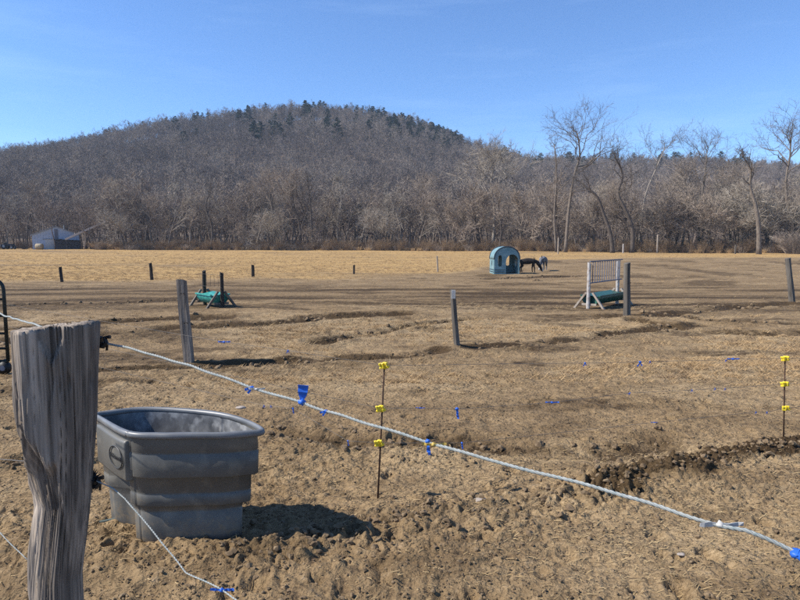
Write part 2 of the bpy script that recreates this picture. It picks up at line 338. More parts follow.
    b3 = n.new('ShaderNodeBump'); b3.inputs['Strength'].default_value = 0.7; b3.inputs['Distance'].default_value = 0.13
    l.new(clump, b3.inputs['Height'])
    l.new(mid, b1.inputs['Height']); l.new(b3.outputs['Normal'], b1.inputs['Normal'])
    l.new(fine, b2.inputs['Height']); l.new(b1.outputs['Normal'], b2.inputs['Normal']); l.new(b2.outputs['Normal'], b.inputs['Normal'])
    return m
M['ground'] = ground_mat()

# ------------------------------------------------------------------ the ground
def world_line(pts): return np.array([gp(*p) for p in pts])
def dline(x, y, P):
    d = np.full(np.shape(x), 1e9)
    for (ax, ay), (bx, by) in zip(P[:-1], P[1:]):
        vx, vy = bx - ax, by - ay; L = vx * vx + vy * vy + 1e-9
        t = np.clip(((x - ax) * vx + (y - ay) * vy) / L, 0, 1)
        d = np.minimum(d, np.hypot(x - ax - t * vx, y - ay - t * vy))
    return d
# (line, depth, width, mud, clods); the dark tone paints muddy soil and rut shade
RUTS = [
    (world_line([(90, 373), (190, 366), (300, 362), (400, 357), (440, 352)]), .035, .13, .75, .03),
    (world_line([(475, 349), (540, 344), (620, 334), (700, 325)]), .035, .16, .6, .02),
    (world_line([(-20, 348), (100, 337), (180, 329), (260, 325), (330, 319), (400, 315)]), .07, .3, .6, .09),
    (world_line([(-20, 332), (60, 327), (130, 322), (220, 318)]), .06, .25, .6, .05),
    (world_line([(-20, 307), (60, 304), (130, 303), (186, 300)]), .03, .3, .7, .16),
    (world_line([(320, 343), (380, 332), (430, 325), (470, 320)]), .06, .2, .45, .04),
    (world_line([(600, 317), (660, 317), (720, 309), (790, 304)]), .05, .3, .6, .08),
    (world_line([(640, 322), (690, 331), (760, 336), (840, 334)]), .05, .22, .45, .04),
    (world_line([(660, 316), (720, 322), (780, 325), (860, 322)]), .04, .2, .4, .04),
    (world_line([(0, 465), (30, 462), (90, 458)]), .04, .06, .4, .04),
    (world_line([(486, 279), (540, 277), (600, 276)]), .05, .5, .7, .1),
    (world_line([(-40, 392), (30, 390), (90, 385)]), .04, .2, .35, .04),
    (world_line([(420, 444), (520, 452), (600, 455), (660, 449)]), .03, .2, .3, .05),
    (world_line([(250, 430), (330, 440), (420, 452)]), .03, .12, .35, .04),
]
BERM = world_line([(860, 432), (800, 444), (745, 455), (690, 468), (645, 480), (600, 492)])
BERM2 = world_line([(250, 560), (300, 545), (380, 530), (450, 515), (520, 508), (600, 492)])
STRAWB = world_line([(-400, 284), (0, 282), (300, 279), (400, 277), (480, 270), (530, 260.5), (620, 258), (800, 257), (1200, 256)])

_hr = random.Random(21)
HOOFS = []
for _k in range(150):
    _y = 2.7 + 6.5 * _hr.random() ** 1.5; HOOFS.append(((_hr.random() - .5) * 1.35 * (_y + .4), _y, _hr.uniform(.03, .06), _hr.uniform(.012, .035)))
def spacing(y): return np.maximum(0.013, y * y / (773 * 1.9))

def ground_h(x, y, full=False):
    x = np.asarray(x, float); y = np.asarray(y, float)
    sp = np.maximum(spacing(np.abs(y)), np.abs(y) / 700)
    w = lambda lam: np.clip(lam / sp / 3 - 0.4, 0, 1)
    z = base_h(x, y)
    wx = x + 0.25 * perlin(x / 1.3, y / 1.3, 31); wy = y + 0.2 * perlin(x / 1.1 + 9, y / 1.1, 32)
    z = z + 0.03 * perlin(wx / 1.6, wy / 0.9, 11) * w(0.9)
    z = z + 0.02 * perlin(wx / .5, wy / .36, 12) * w(.36)
    rough = 0.35 + 0.65 * sstep(-.25, .45, perlin(x / 1.9, y / 1.4, 17))
    c1 = perlin(wx / .17, wy / .15, 13); z = z + rough * (0.03 * np.abs(c1) - .006) * w(.15)
    c2 = perlin(x / .075 + c1, y / .07, 14); z = z + (.3 + rough) * (0.024 * np.abs(c2) - .006) * w(.07)
    c3 = perlin(x / .035, y / .033, 15); z = z + (.4 + rough) * (0.013 * np.abs(c3) - .003) * w(.034)
    mud_shade = np.zeros_like(x)
    for hx, hy, hr, hd in HOOFS:
        sel = (np.abs(x - hx) < 3 * hr) & (np.abs(y - hy) < 3 * hr)
        if not np.any(sel): continue
        d = np.hypot(x[sel] - hx, (y[sel] - hy) * .85) / hr
        z[sel] += -hd * np.exp(-d ** 4) + .35 * hd * np.exp(-((d - 1.35) / .35) ** 2)
    for P, dep, wd, mu, cl in RUTS:
        dep, mu, cl = dep * 1.3, min(1.1, mu * 1.7), cl * .6
        lo = P.min(0) - 3 * wd - 1; hi = P.max(0) + 3 * wd + 1
        sel = (x > lo[0]) & (x < hi[0]) & (y > lo[1]) & (y < hi[1])
        if not np.any(sel): continue
        xs, ys = x[sel], y[sel]
        d = dline(xs + .3 * wd * perlin(xs / .8, ys / .8, 41), ys + .6 * wd * perlin(xs / .9, ys / .7, 42), P)
        br = .45 + .55 * sstep(-.6, .1, perlin(xs / (6 * wd), ys / (6 * wd), 43))
        z[sel] += br * (-dep * np.exp(-(d / wd) ** 2) + .7 * dep * np.exp(-((d - 1.7 * wd) / (.7 * wd)) ** 2)
                        + cl * np.exp(-(d / (1.5 * wd)) ** 2) * np.maximum(0, perlin(xs / (.9 * wd) , ys / (.7 * wd), 44)))
        mud_shade[sel] = np.maximum(mud_shade[sel], mu * br * np.exp(-(d / (1.6 * wd)) ** 2))  # muddy tone along each rut also paints in the shade of its sides
    for P, hgt, wd, mu in ((BERM, .08, .12, .8), (BERM2, .045, .2, .34)):
        lo = P.min(0) - 2; hi = P.max(0) + 2
        sel = (x > lo[0]) & (x < hi[0]) & (y > lo[1]) & (y < hi[1])
        if not np.any(sel): continue
        xs, ys = x[sel], y[sel]
        d = dline(xs + .12 * perlin(xs / .4, ys / .4, 51), ys + .1 * perlin(xs / .4, ys / .4, 52), P)
        e = np.exp(-(d / wd) ** 2)
        cl = .8 * np.abs(perlin(xs / .13, ys / .12, 53)) + .8 * np.abs(perlin(xs / .055, ys / .055, 54)) * w(.07)[sel]
        z[sel] += hgt * e * (.35 + .55 * perlin(xs / .5, ys / .5, 55)) + .07 * np.exp(-(d / (1.6 * wd)) ** 2) * cl * (hgt / .085) ** .5
        mud_shade[sel] = np.maximum(mud_shade[sel], mu * np.exp(-(d / (1.25 * wd)) ** 2))
    if not full: return z
    # straw and bare zones
    yb = np.interp(x, STRAWB[:, 0], STRAWB[:, 1]) + 1.2 * perlin(x / 6, y / 6, 61)
    far = sstep(-2.5, 3.0, y - yb + 2.2 * perlin(x / 4, y / 2.5, 69))
    patch = fbm(x / 3.4, y / 2.1, 62, 4)
    straw = .22 + .34 * patch
    bands = ((0.5, 12.2, 3.2, 1.3, .55), (7.5, 8.6, 4.5, 1.8, .5), (4.5, 16.2, 6.0, .7, .42), (-4, 6.6, 3.5, 1.0, .2),
             (1.0, 4.7, 2.4, .35, .42), (2.6, 3.0, 1.3, .5, .22), (-2.2, 2.9, 1.6, .5, .2), (-1.0, 11, 3.5, .8, .2), (5.5, 6.6, 2, .9, .2))
    for cx, cy, rx, ry, am in bands: straw = straw + am * np.exp(-((x - cx) / rx) ** 2 - ((y - cy) / ry) ** 2)
    for cx, cy, rx, ry, am in ((1.0, 5.6, 2.2, .6, .35), (-12, 21, 14, 4.5, .35), (8, 21, 9, 3.0, .2), (-.3, 3.1, 1.2, .35, .25), (16, 27, 12, 6, .12)):
        straw = straw - am * np.exp(-((x - cx) / rx) ** 2 - ((y - cy) / ry) ** 2)
    straw = straw * (1 - far) + far * (.7 + .4 * fbm(x / 16, y / 11, 63, 4) + .55 * fbm(x / 60, y / 7, 65, 3))
    mud_shade = np.maximum(mud_shade, (1 - far) * (.15 + .3 * sstep(4.5, 7, y)) * sstep(.1, .7, fbm(x / 2.6 + 40, y / 1.7, 64, 4)))
    mud_shade = np.maximum(mud_shade, (1 - far) * .52 * sstep(12, 17, y) * (1 - .8 * sstep(24, 34, y)) * (.7 + .8 * fbm(x / 9, y / 1.6, 66, 3)))
    band = sstep(.12, .62, fbm(x / 6.5, y / (.35 + .035 * y), 68, 4)); mud_shade = np.maximum(mud_shade, (1 - far) * .44 * band * sstep(4.4, 6.5, y))
    return z, straw, mud_shade, far

def build_ground():
    ys = [3.0]
    while ys[-1] < 260: ys.append(ys[-1] + float(spacing(ys[-1])))
    near = list(np.linspace(-40, 0, 14)) + list(np.linspace(0.15, 2.97, 48))
    ys = np.array(near + ys); ny = len(ys)
    t = np.linspace(-1, 1, 780); s = np.linspace(0, 1, 26)[1:] ** 2.5
    rows_x = []
    for y in ys:
        e = 0.74 * abs(y) + 1.3
        inner = t * e
        rows_x.append(np.concatenate([-(e + (700 - e) * s)[::-1], inner, e + (700 - e) * s]))
    X = np.array(rows_x); Y = np.repeat(ys[:, None], X.shape[1], 1); nx = X.shape[1]
    z, straw, mud_shade, far = ground_h(X, Y, True)
    co = np.stack([X, Y, z], -1).reshape(-1, 3)
    idx = np.arange(nx * ny).reshape(ny, nx)
    q = np.stack([idx[:-1, :-1], idx[:-1, 1:], idx[1:, 1:], idx[1:, :-1]], -1).reshape(-1, 4)
    me = bpy.data.meshes.new('ground')
    me.vertices.add(len(co)); me.vertices.foreach_set('co', co.ravel())
    me.loops.add(q.size); me.loops.foreach_set('vertex_index', q.ravel().astype(np.int32))
    me.polygons.add(len(q)); me.polygons.foreach_set('loop_start', np.arange(0, q.size, 4, dtype=np.int32))
    me.polygons.foreach_set('use_smooth', np.ones(len(q), bool))
    for nm, a in (('straw', straw), ('mud_shade', mud_shade), ('field', far)):
        at_ = me.attributes.new(nm, 'FLOAT', 'POINT'); at_.data.foreach_set('value', a.ravel().astype(np.float32))
    me.update(calc_edges=True); me.materials.append(M['ground'])
    o = link('ground', me); setp(o, kind='structure')
build_ground()
def gz(x, y): return float(ground_h(np.array([float(x)]), np.array([float(y)]))[0])
def stand(px, py):
    x, y = gp(px, py); return Vector((x, y, gz(x, y)))

# ------------------------------------------------------------------ the hill
HD = 560.0
RIDGE = [(-500, 176), (-250, 170), (-100, 162), (0, 155), (60, 148), (120, 133), (180, 122), (240, 113), (290, 108.5), (340, 109), (390, 114), (430, 127),
         (470, 147), (500, 156), (540, 158), (600, 159), (650, 158), (700, 163), (760, 168), (820, 172), (1000, 178), (1400, 182)]
RX = np.array([(p[0] - 400) / F_PX * HD for p in RIDGE]); RZ = np.array([(240 - p[1] - 15) / F_PX * HD + HC for p in RIDGE])
def hill_h(x, y):
    x = np.asarray(x, float); y = np.asarray(y, float)
    c = np.interp(x, RX, RZ); c = (c + np.interp(x - 14, RX, RZ) + np.interp(x + 14, RX, RZ)) / 3
    t = np.clip((y - 185) / (HD - 185), 0, 1); up = t ** 1.12
    dn = 1 - .5 * sstep(HD, 780, y)
    return -1.6 + (c + 1.6) * up * dn + sstep(200, 300, y) * (1 - sstep(480, HD, y)) * 9 * perlin(x / 75, y / 90, 71)
def build_hill():
    xs = np.linspace(-900, 900, 220); ys = np.linspace(150, 780, 110)
    X, Y = np.meshgrid(xs, ys); Z = hill_h(X, Y)
    mb = MB(); mb.v = [tuple(p) for p in np.stack([X, Y, Z], -1).reshape(-1, 3)]
    nx = len(xs)
    mb.f = [(j * nx + i, j * nx + i + 1, (j + 1) * nx + i + 1, (j + 1) * nx + i) for j in range(len(ys) - 1) for i in range(nx - 1)]
    setp(mb.build('hill', M['hillsoil'], smooth=True), kind='structure')
build_hill()

# ------------------------------------------------------------------ trees
def rdir(rng, d, ang):                                # a direction leaving d by the given angle
    d = Vector(d).normalized(); r = Vector((rng.gauss(0, 1), rng.gauss(0, 1), rng.gauss(0, 1)))
    u = (r - d * r.dot(d)); u = u.normalized() if u.length > 1e-5 else Vector((1, 0, 0))
    return (d * math.cos(ang) + u * math.sin(ang)).normalized()

def bare_tree(seed, H, r0, counts=(9, 6, 5, 4), first=.32, pts=None, spread=1.0, tw=.016, nlev=4, gnarl=.16, limb=.42, mats=('bark', 'twig'), term=.18):
    rng = random.Random(seed); wood = MB(); crown = MB()
    SIDES = (8, 5, 4, 3, 3); NSEG = (9, 5, 4, 2, 1)
    def grow(p, d, L, r, lv):
        if lv >= nlev:
            e = p + (d + Vector((0, 0, .12))) * L; crown.spike(p, e, r); return
        n = NSEG[lv]; P = [p.copy()]; R = [r]; dd = d.copy()
        end = {0: .28, 1: .3, 2: .35, 3: .4}[lv]
        for i in range(n):
            dd = (dd + Vector((rng.gauss(0, gnarl), rng.gauss(0, gnarl), rng.gauss(0, gnarl) + (.05 if lv else .03)))).normalized()
            P.append(P[-1] + dd * (L / n)); R.append(r * (1 - (1 - end) * (i + 1) / n))
        kids(P, R, L, lv)
        (wood if lv <= 1 else crown).tube(P, R, SIDES[lv], cap=False)
    def kids(P, R, L, lv):
        k = counts[lv]; k = max(2, int(k * rng.uniform(.75, 1.25)))
        f0 = first if lv == 0 else .22
        for i in range(k):
            f = f0 + (1 - f0) * ((i + rng.random()) / k) ** (.8 if lv == 0 else .9); f = min(f, .99)
            s = f * (len(P) - 1); j = min(int(s), len(P) - 2); q = P[j].lerp(P[j + 1], s - j)
            d = (P[j + 1] - P[j]).normalized(); rr = R[j] * .9
            ang = math.radians(rng.uniform(28, 58)) * spread if lv == 0 else math.radians(rng.uniform(25, 65))
            if lv == 0: ang *= (1.15 - .5 * f)
            cd = rdir(rng, d, ang)
            if lv <= 1 and cd.z < .05: cd.z = abs(cd.z) + .12; cd.normalize()
            Lc = (H * limb * (1.12 - .75 * (f - f0) / (1 - f0)) if lv == 0 else L * rng.uniform(.42, .68)) * rng.uniform(.75, 1.15)
            rc = min(rr * .62, R[0] * (.46 if lv == 0 else .5)) if lv < 2 else max(tw * (1.7 if lv == 2 else 1.0), 0)
            grow(q, cd, Lc, rc, lv + 1)
        if lv < 3: grow(P[-1], (P[-1] - P[-2]).normalized(), (H * term if lv == 0 else L * .45), R[-1], lv + 1)
    if pts is None:
        P = [Vector((0, 0, -.15))]; d = Vector((rng.gauss(0, .06), rng.gauss(0, .06), 1)).normalized(); R = [r0 * 1.25]
        n = 9; Ht = H * .82
        for i in range(n):
            d = (d + Vector((rng.gauss(0, .13), rng.gauss(0, .13), .12))).normalized()
            P.append(P[-1] + d * (Ht / n)); R.append(r0 * (1 - .8 * (i + 1) / n))
    else:
        P = [Vector(p) for p in pts]; n = len(P)
        Q = []; 
        for i in range(n - 1):
            for k in range(3):
                t = k / 3; p0 = P[max(i - 1, 0)]; p1 = P[i]; p2 = P[i + 1]; p3 = P[min(i + 2, n - 1)]
                Q.append(.5 * ((2 * p1) + (p2 - p0) * t + (2 * p0 - 5 * p1 + 4 * p2 - p3) * t * t + (3 * p1 - p0 - 3 * p2 + p3) * t ** 3))
        Q.append(P[-1]); P = Q; n = len(P) - 1
        R = [r0 * (1.15 if i == 0 else (1 - .75 * i / n)) for i in range(n + 1)]
    kids(P, R, H * .8, 0); wood.tube(P, R, 8, cap=True)
    return wood.mesh('trunk', M[mats[0]], True), crown.mesh('crown', M[mats[1]], False)

def joined_tree(seed, H, r0, mat='hill_tree', **kw):                   # whole small tree as one mesh, for the far wood
    w, c = bare_tree(seed, H, r0, **kw)
    bm = bmesh.new(); bm.from_mesh(w); bm.from_mesh(c); me = bpy.data.meshes.new('wood_tree'); bm.to_mesh(me); bm.free()
    me.materials.append(M[mat])
    bpy.data.meshes.remove(w); bpy.data.meshes.remove(c); return me

def pine_meshes(seed, H):
    rng = random.Random(seed); t = MB(); c = MB()
    t.tube([(0, 0, -.3), (0, 0, H * .5), (0, 0, H * .97)], [.26, .17, .03], 6)
    n = 13; z0 = .3
    for k in range(n):
        f = k / (n - 1); z = H * (z0 + (1 - z0) * f)
        L = (.2 * H) * (math.sin(math.pi * min(1, .25 + .72 * f)) ** .6) * rng.uniform(.45, 1.25) + .2
        for b in range(rng.randint(4, 6)):
            a = rng.uniform(0, 6.283); up = rng.uniform(-.05, .35); d = Vector((math.cos(a), math.sin(a), up))
            t.spike((0, 0, z), tuple(Vector((0, 0, z)) + d * L * .9), .05)
            for q in range(8):
                g = rng.uniform(.2, 1.0); p = Vector((0, 0, z)) + d * L * g
                s = rng.uniform(.45, .95) * (1.1 - .4 * f)
                for w in range(2):
                    u = Vector((rng.gauss(0, 1), rng.gauss(0, 1), rng.gauss(0, .5))).normalized() * s; v = Vector((rng.gauss(0, 1), rng.gauss(0, 1), rng.gauss(.3, .6))).normalized() * s * .6
                    c.add([tuple(p - u - v * .4), tuple(p + u * .9 - v * .5), tuple(p + v * 1.2)], [(0, 1, 2)])
    return t.mesh('trunk', M['bark_dark'], True), c.mesh('crown', M['needles'], False)

def plant_tree(meshes, loc, label, cat='tree', name='bare_tree', group=None, rz=0, sc=1.0):
    e = empty(name, loc, label, cat, group, rz); e.scale = (sc, sc, sc)
    link('trunk', meshes[0], e); link('crown', meshes[1], e); return e

def scatter(name, pts, rots, scales, idxs, protos, label, cat, mat_unused=None):
    """one object of countless copies: points carrying a geometry-nodes instancer"""
    pc = bpy.data.collections.new(name + '_kinds')
    for i, me in enumerate(protos):
        o = bpy.data.objects.new('%s_kind_%02d' % (name, i), me); pc.objects.link(o)
    me = bpy.data.meshes.new(name); me.from_pydata([tuple(p) for p in pts], [], [])
    for nm, ty, key, arr in (('rot', 'FLOAT_VECTOR', 'vector', np.array(rots, float)), ('scl', 'FLOAT', 'value', np.array(scales, float)), ('idx', 'INT', 'value', np.array(idxs, int))):
        a = me.attributes.new(nm, ty, 'POINT'); a.data.foreach_set(key, arr.ravel())
    o = link(name, me); setp(o, label, cat, kind='stuff')
    ng = bpy.data.node_groups.new(name, 'GeometryNodeTree')
    ng.interface.new_socket('Geometry', in_out='INPUT', socket_type='NodeSocketGeometry')
    ng.interface.new_socket('Geometry', in_out='OUTPUT', socket_type='NodeSocketGeometry')
    N = ng.nodes; L = ng.links
    gi = N.new('NodeGroupInput'); go = N.new('NodeGroupOutput'); ip = N.new('GeometryNodeInstanceOnPoints')
    ci = N.new('GeometryNodeCollectionInfo'); ci.inputs['Collection'].default_value = pc
    ci.inputs['Separate Children'].default_value = True; ci.inputs['Reset Children'].default_value = True
    ip.inputs['Pick Instance'].default_value = True
    def na(nm, ty):
        a = N.new('GeometryNodeInputNamedAttribute'); a.data_type = ty; a.inputs['Name'].default_value = nm; return a.outputs['Attribute']
    L.new(gi.outputs[0], ip.inputs['Points']); L.new(ci.outputs[0], ip.inputs['Instance'])
    L.new(na('idx', 'INT'), ip.inputs['Instance Index'])
    L.new(na('rot', 'FLOAT_VECTOR'), ip.inputs['Rotation']); L.new(na('scl', 'FLOAT'), ip.inputs['Scale'])
    L.new(ip.outputs[0], go.inputs[0])
    md = o.modifiers.new('scatter', 'NODES'); md.node_group = ng
    return o

rnd = random.Random(77)
def hz(x, y): return max(float(base_h(x, y)), float(hill_h(x, y)))

# the wood on the hill: one mass of bare trees
def build_hill_wood():
    protos = [joined_tree(200 + i, 13 + 1.3 * (i % 4), .2, mat=('hill_tree', 'hill_tree', 'hill_tree_pale', 'hill_tree_dark')[i // 3], counts=((8, 5, 4), (10, 5, 5), (7, 6, 4))[i % 3], nlev=3, tw=.045, limb=(.36, .44, .3)[i % 3], first=(.38, .25, .45)[i % 3], spread=(.85, 1.15, .8)[i % 3]) for i in range(12)]
    pts = []; rots = []; scs = []; ids = []
    y = 150.0
    while y < 610:
        step = 3.9 + (y - 150) * .004
        x = -.72 * y - 45
        while x < .72 * y + 45:
            px = x + rnd.uniform(-.5, .5) * step; py = y + rnd.uniform(-.5, .5) * step
            if perlin(px / 30, py / 30, 81) > -.62 and not (px < -95 and py < 178):
                pts.append((px, py, hz(px, py) - .2)); rots.append((rnd.gauss(0, .04), rnd.gauss(0, .04), rnd.uniform(0, 6.28)))
                scs.append(rnd.uniform(.62, 1.15)); tone = float(fbm(px / 60, py / 70, 83, 3)) + rnd.gauss(0, .35); ids.append(rnd.randrange(3) + (6 if tone > .3 else 9 if tone < -.38 else 3 * rnd.randrange(2)))
            x += step
        y += step
    scatter('woodland', pts, rots, scs, ids, protos, 'dense wood of bare grey-brown trees covering the whole hillside', 'woodland')
build_hill_wood()

# pines
PINES = [pine_meshes(300 + i, 15) for i in range(4)]
def pine_at(px, dpx, yy, label, group, sc):
    x = (px - 400) / F_PX * yy; return plant_tree(PINES[rnd.randrange(4)], (x, yy, hz(x, yy) - .1), label, 'pine', 'pine_tree', group, rnd.uniform(0, 6.28), sc)
for px in (52, 60, 92, 114, 117, 121, 125, 146, 150, 168, 197, 214, 243, 258, 281, 293, 305, 326, 340, 357, 364, 378, 172, 201, 207, 235, 239, 262, 270, 285, 289, 309, 317, 333, 349, 371):
    pine_at(px + rnd.uniform(-2, 2), 0, HD - rnd.uniform(2, 26), 'dark pine rising from the long bare ridge of the hill', 'pines along the hill ridge', rnd.uniform(.9, 1.18))
for k in range(125):
    f = rnd.random(); px = 372 + 92 * f + rnd.gauss(0, 8)
    pine_at(px, 0, HD - 4 - 110 * rnd.random() ** 1.6, 'dark pine among many on the right shoulder of the hill', 'pines on the right shoulder of the hill', rnd.uniform(.9, 1.18))
for k in range(52):
    px = rnd.uniform(500, 830)
    pine_at(px, 0, HD - 2 - 150 * rnd.random() ** 1.5, 'dark pine on the low ridge behind the tall bare trees', 'pines on the low right ridge', rnd.uniform(1.0, 1.3))
for k in range(34):
    px = rnd.uniform(170, 400)
    pine_at(px, 0, HD - 20 - 160 * rnd.random(), 'lone dark pine scattered through the bare hillside wood', 'pines scattered on the hillside', rnd.uniform(1.05, 1.35))
for px, yy, s in ((401, 300, .95), (408, 292, .8), (366, 320, .8), (612, 250, .85), (650, 262, .8), (672, 240, .7), (590, 275, .8)):
    pine_at(px, 0, yy, 'green pine low on the slope among bare trees', 'green pines low on the slope', s)

# trees along the far edge of the field
def edge_y(px): return float(np.interp(px, [-200, 0, 300, 480, 600, 700, 800, 1000], [150, 146, 138, 128, 116, 108, 104, 100]))
EDGE = [bare_tree(400 + i, 14 + 1.2 * (i % 4), .25 + .04 * (i % 3), counts=((9, 6, 4, 4), (8, 6, 5, 4), (9, 5, 5, 4))[i % 3], first=(.3, .42, .22, .36)[i % 4], tw=.018, limb=(.4, .46, .36)[i % 3],
                  spread=(1.0, .85, 1.2)[i % 3], gnarl=(.14, .2, .17)[i % 3], mats=(('bark', 'twig'), ('bark_dark', 'twig'), ('bark', 'twig_pale'), ('bark_dark', 'twig'))[i % 4]) for i in range(11)]
for k in range(185):
    px = -70 + 940 * (k + rnd.random()) / 185
    if 10 < px < 112: dy = rnd.uniform(12, 40)
    else: dy = 1.5 + 26 * rnd.random() ** 1.3
    yy = edge_y(px) + dy; x = (px - 400) / F_PX * yy
    sc = rnd.uniform(.6, 1.08) * (1.0 if px < 430 else .95)
    plant_tree(EDGE[rnd.randrange(11)], (x, yy, hz(x, yy)), 'bare branching tree in the thicket along the far edge of the field', 'tree', 'bare_tree', 'bare trees along the field edge', rnd.uniform(0, 6.28), sc)

ROUND = [bare_tree(450 + i, 8.5 + i, .17, counts=(12, 8, 6, 4), first=.14, tw=.02, limb=.55, spread=1.35, gnarl=.2, mats=('bark_dark', ('twig', 'twig_pale')[i % 2])) for i in range(4)]
for k in range(34):
    px = (118 + 420 * rnd.random()) if k % 3 == 0 else (540 + 310 * rnd.random()); yy = edge_y(px) + rnd.uniform(-.5, 7); x = (px - 400) / F_PX * yy
    plant_tree(ROUND[rnd.randrange(4)], (x, yy, hz(x, yy)), 'low round crowned bare tree at the front of the field edge thicket', 'tree', 'bare_tree', 'low round trees at the front of the thicket', rnd.uniform(0, 6.28), rnd.uniform(.75, 1.1) * (.9 if px < 420 else 1.1))
# the trees that stand out one by one
def hero(seed, path, dist, r0, label, mats=('bark', 'twig_dark'), **kw):
    s = dist / F_PX; bx, by = path[0]
    X = (bx - 400) * s; z0 = hz(X, dist)
    rg = random.Random(seed)
    pts = [Vector(((p[0] - bx) * s, (rg.uniform(-.5, .5) if i else 0), (by - p[1]) * s)) for i, p in enumerate(path)]
    pts[0].z = -.2
    H = pts[-1].z / .8; kw['term'] = .06
    kw.setdefault('counts', (9, 6, 5, 4)); kw.setdefault('tw', .012); kw.setdefault('limb', .3); kw.setdefault('gnarl', .25); kw.setdefault('spread', 1.25)
    return plant_tree(bare_tree(seed, H, r0, pts=pts, mats=mats, **kw), (X, dist, z0), label)
hero(501, [(565, 252), (567, 215), (571, 180), (576, 158), (574, 136)], 113, .36, 'tallest bare tree with wide crown against the sky right of the shelter', first=.48, counts=(12, 6, 5, 4), limb=.38, spread=1.35)
hero(502, [(556, 252), (553, 215), (554, 180), (551, 148)], 114, .26, 'slender straight bare tree beside the tallest one, left of it', first=.5, counts=(9, 5, 4, 4), limb=.2)
hero(503, [(612, 253), (609, 236), (602, 216), (595, 199), (588, 192), (577, 182)], 108, .42, 'dark bare tree whose trunk leans left, behind the white posted feeder', mats=('bark_dark', 'twig_dark'), first=.6, counts=(7, 6, 5, 4), limb=.32)
hero(504, [(631, 253), (631, 230), (623, 210), (616, 194), (620, 177), (611, 160)], 108, .44, 'dark bare tree with a thick snaking trunk right of the leaning one', mats=('bark_dark', 'twig_dark'), first=.55, counts=(8, 6, 5, 4), limb=.32)
hero(505, [(637, 251), (639, 225), (643, 196), (652, 168), (660, 150)], 118, .24, 'pale slim bare tree leaning right with small crown above the ridge', first=.66, counts=(9, 6, 5, 4), limb=.29, mats=('bark_pale', 'twig_dark'))
hero(506, [(698, 251), (697, 215), (700, 180), (701, 152)], 116, .28, 'tall bare tree with round crown between the snaking and the broken tree', first=.55, counts=(12, 6, 5, 4), limb=.31)
hero(507, [(758, 255), (756, 228), (752, 206), (747, 188), (745, 172), (736, 160)], 97, .4, 'pale broken tree with bent top standing forward of the right thicket', first=.55, counts=(7, 5, 4, 4), limb=.2, mats=('bark', 'twig_dark'))
hero(508, [(783, 251), (784, 215), (781, 180), (783, 155), (780, 138)], 106, .32, 'tall bare tree with fan shaped crown at the right edge', first=.5, counts=(14, 6, 5, 4), limb=.35)
hero(509, [(492, 251), (494, 215), (490, 185), (493, 168)], 134, .38, 'big pale crowned bare tree rising above the wood left of the shelter roof', mats=('bark_pale', 'twig_pale'), first=.3, counts=(14, 8, 6, 5), limb=.42, tw=.02)
hero(510, [(313, 250), (312, 225), (311, 200), (309, 180)], 139, .3, 'upright dark bare tree in front of the middle of the hill', mats=('bark_dark', 'twig_dark'), first=.4)
hero(511, [(212, 250), (214, 228), (208, 207), (214, 192)], 141, .34, 'spreading dark bare tree at the field edge behind the left feeder', mats=('bark_dark', 'twig_dark'), first=.35, spread=1.25, limb=.36)
hero(512, [(339, 250), (338, 225), (342, 203), (340, 186)], 150, .26, 'pale fuzzy bare tree just right of the upright dark one', mats=('bark_pale', 'twig_pale'), first=.3, counts=(12, 8, 6, 4), tw=.02, limb=.36)

# undergrowth at the foot of the wood
def bush_mesh(seed, n, h, w, mat, r=.012, forks=3):
    rng = random.Random(seed); mb = MB()
    for k in range(n):
        a = rng.uniform(0, 6.283); q = w * rng.random() ** .5
        b = Vector((q * .4 * math.cos(a), q * .4 * math.sin(a), -.05)); e = Vector((q * math.cos(a) + rng.gauss(0, .1), q * math.sin(a) + rng.gauss(0, .1), h * rng.uniform(.5, 1)))
        mb.spike(tuple(b), tuple(e), r * 1.5)
        for f in range(forks):
            t = rng.uniform(.3, .95); p = b.lerp(e, t); d = rdir(rng, e - b, rng.uniform(.4, 1.1))
            mb.spike(tuple(p), tuple(p + d * h * rng.uniform(.15, .4)), r)
    return mb.mesh('bush', mat)
def build_undergrowth():
    protos = [bush_mesh(601, 46, 2.6, 1.5, M['brush'], .018), bush_mesh(602, 46, 1.9, 1.7, M['twig'], .018), bush_mesh(603, 70, 1.2, 1.0, M['drygrass'], .016, 1), bush_mesh(604, 50, 3.4, 1.3, M['brush'], .018)]
    pts = []; rots = []; scs = []; ids = []
    for k in range(2600):
        px = rnd.uniform(-80, 880); d = 26 * rnd.random() ** 1.6
        yy = edge_y(px) - 1.0 + d; x = (px - 400) / F_PX * yy
        if 0 < px < 96 and d < 18: continue
        i = rnd.choices(range(4), (5, 4, 4 if d < 3 else .3, 3))[0]
        pts.append((x, yy, hz(x, yy))); rots.append((0, 0, rnd.uniform(0, 6.28))); scs.append(rnd.uniform(.4, .95)); ids.append(i)
    scatter('undergrowth', pts, rots, scs, ids, protos, 'tangled brown brush at the foot of the trees along the field edge', 'undergrowth')
build_undergrowth()
for (px, py, n_, h_, w_, lab) in ((793, 257, 260, 3.9, 3.1, 'rounded leafless shrub at the right edge of the field'), (26, 247, 60, 2.2, 1.3, 'small dark shrub against the blue grey barn'),
                            (105, 249, 200, 1.9, 4.2, 'low tan weedy mound right of the barn')):
    yy = 100 if px > 700 else 147; x = (px - 400) / F_PX * yy
    e = empty('shrub', (x, yy, hz(x, yy)), lab, 'shrub')
    link('stems', bush_mesh(int(px), n_, h_, w_, M['twig'] if px > 700 else (M['drygrass'] if px > 60 else M['bark_dark']), .02, 5), e)

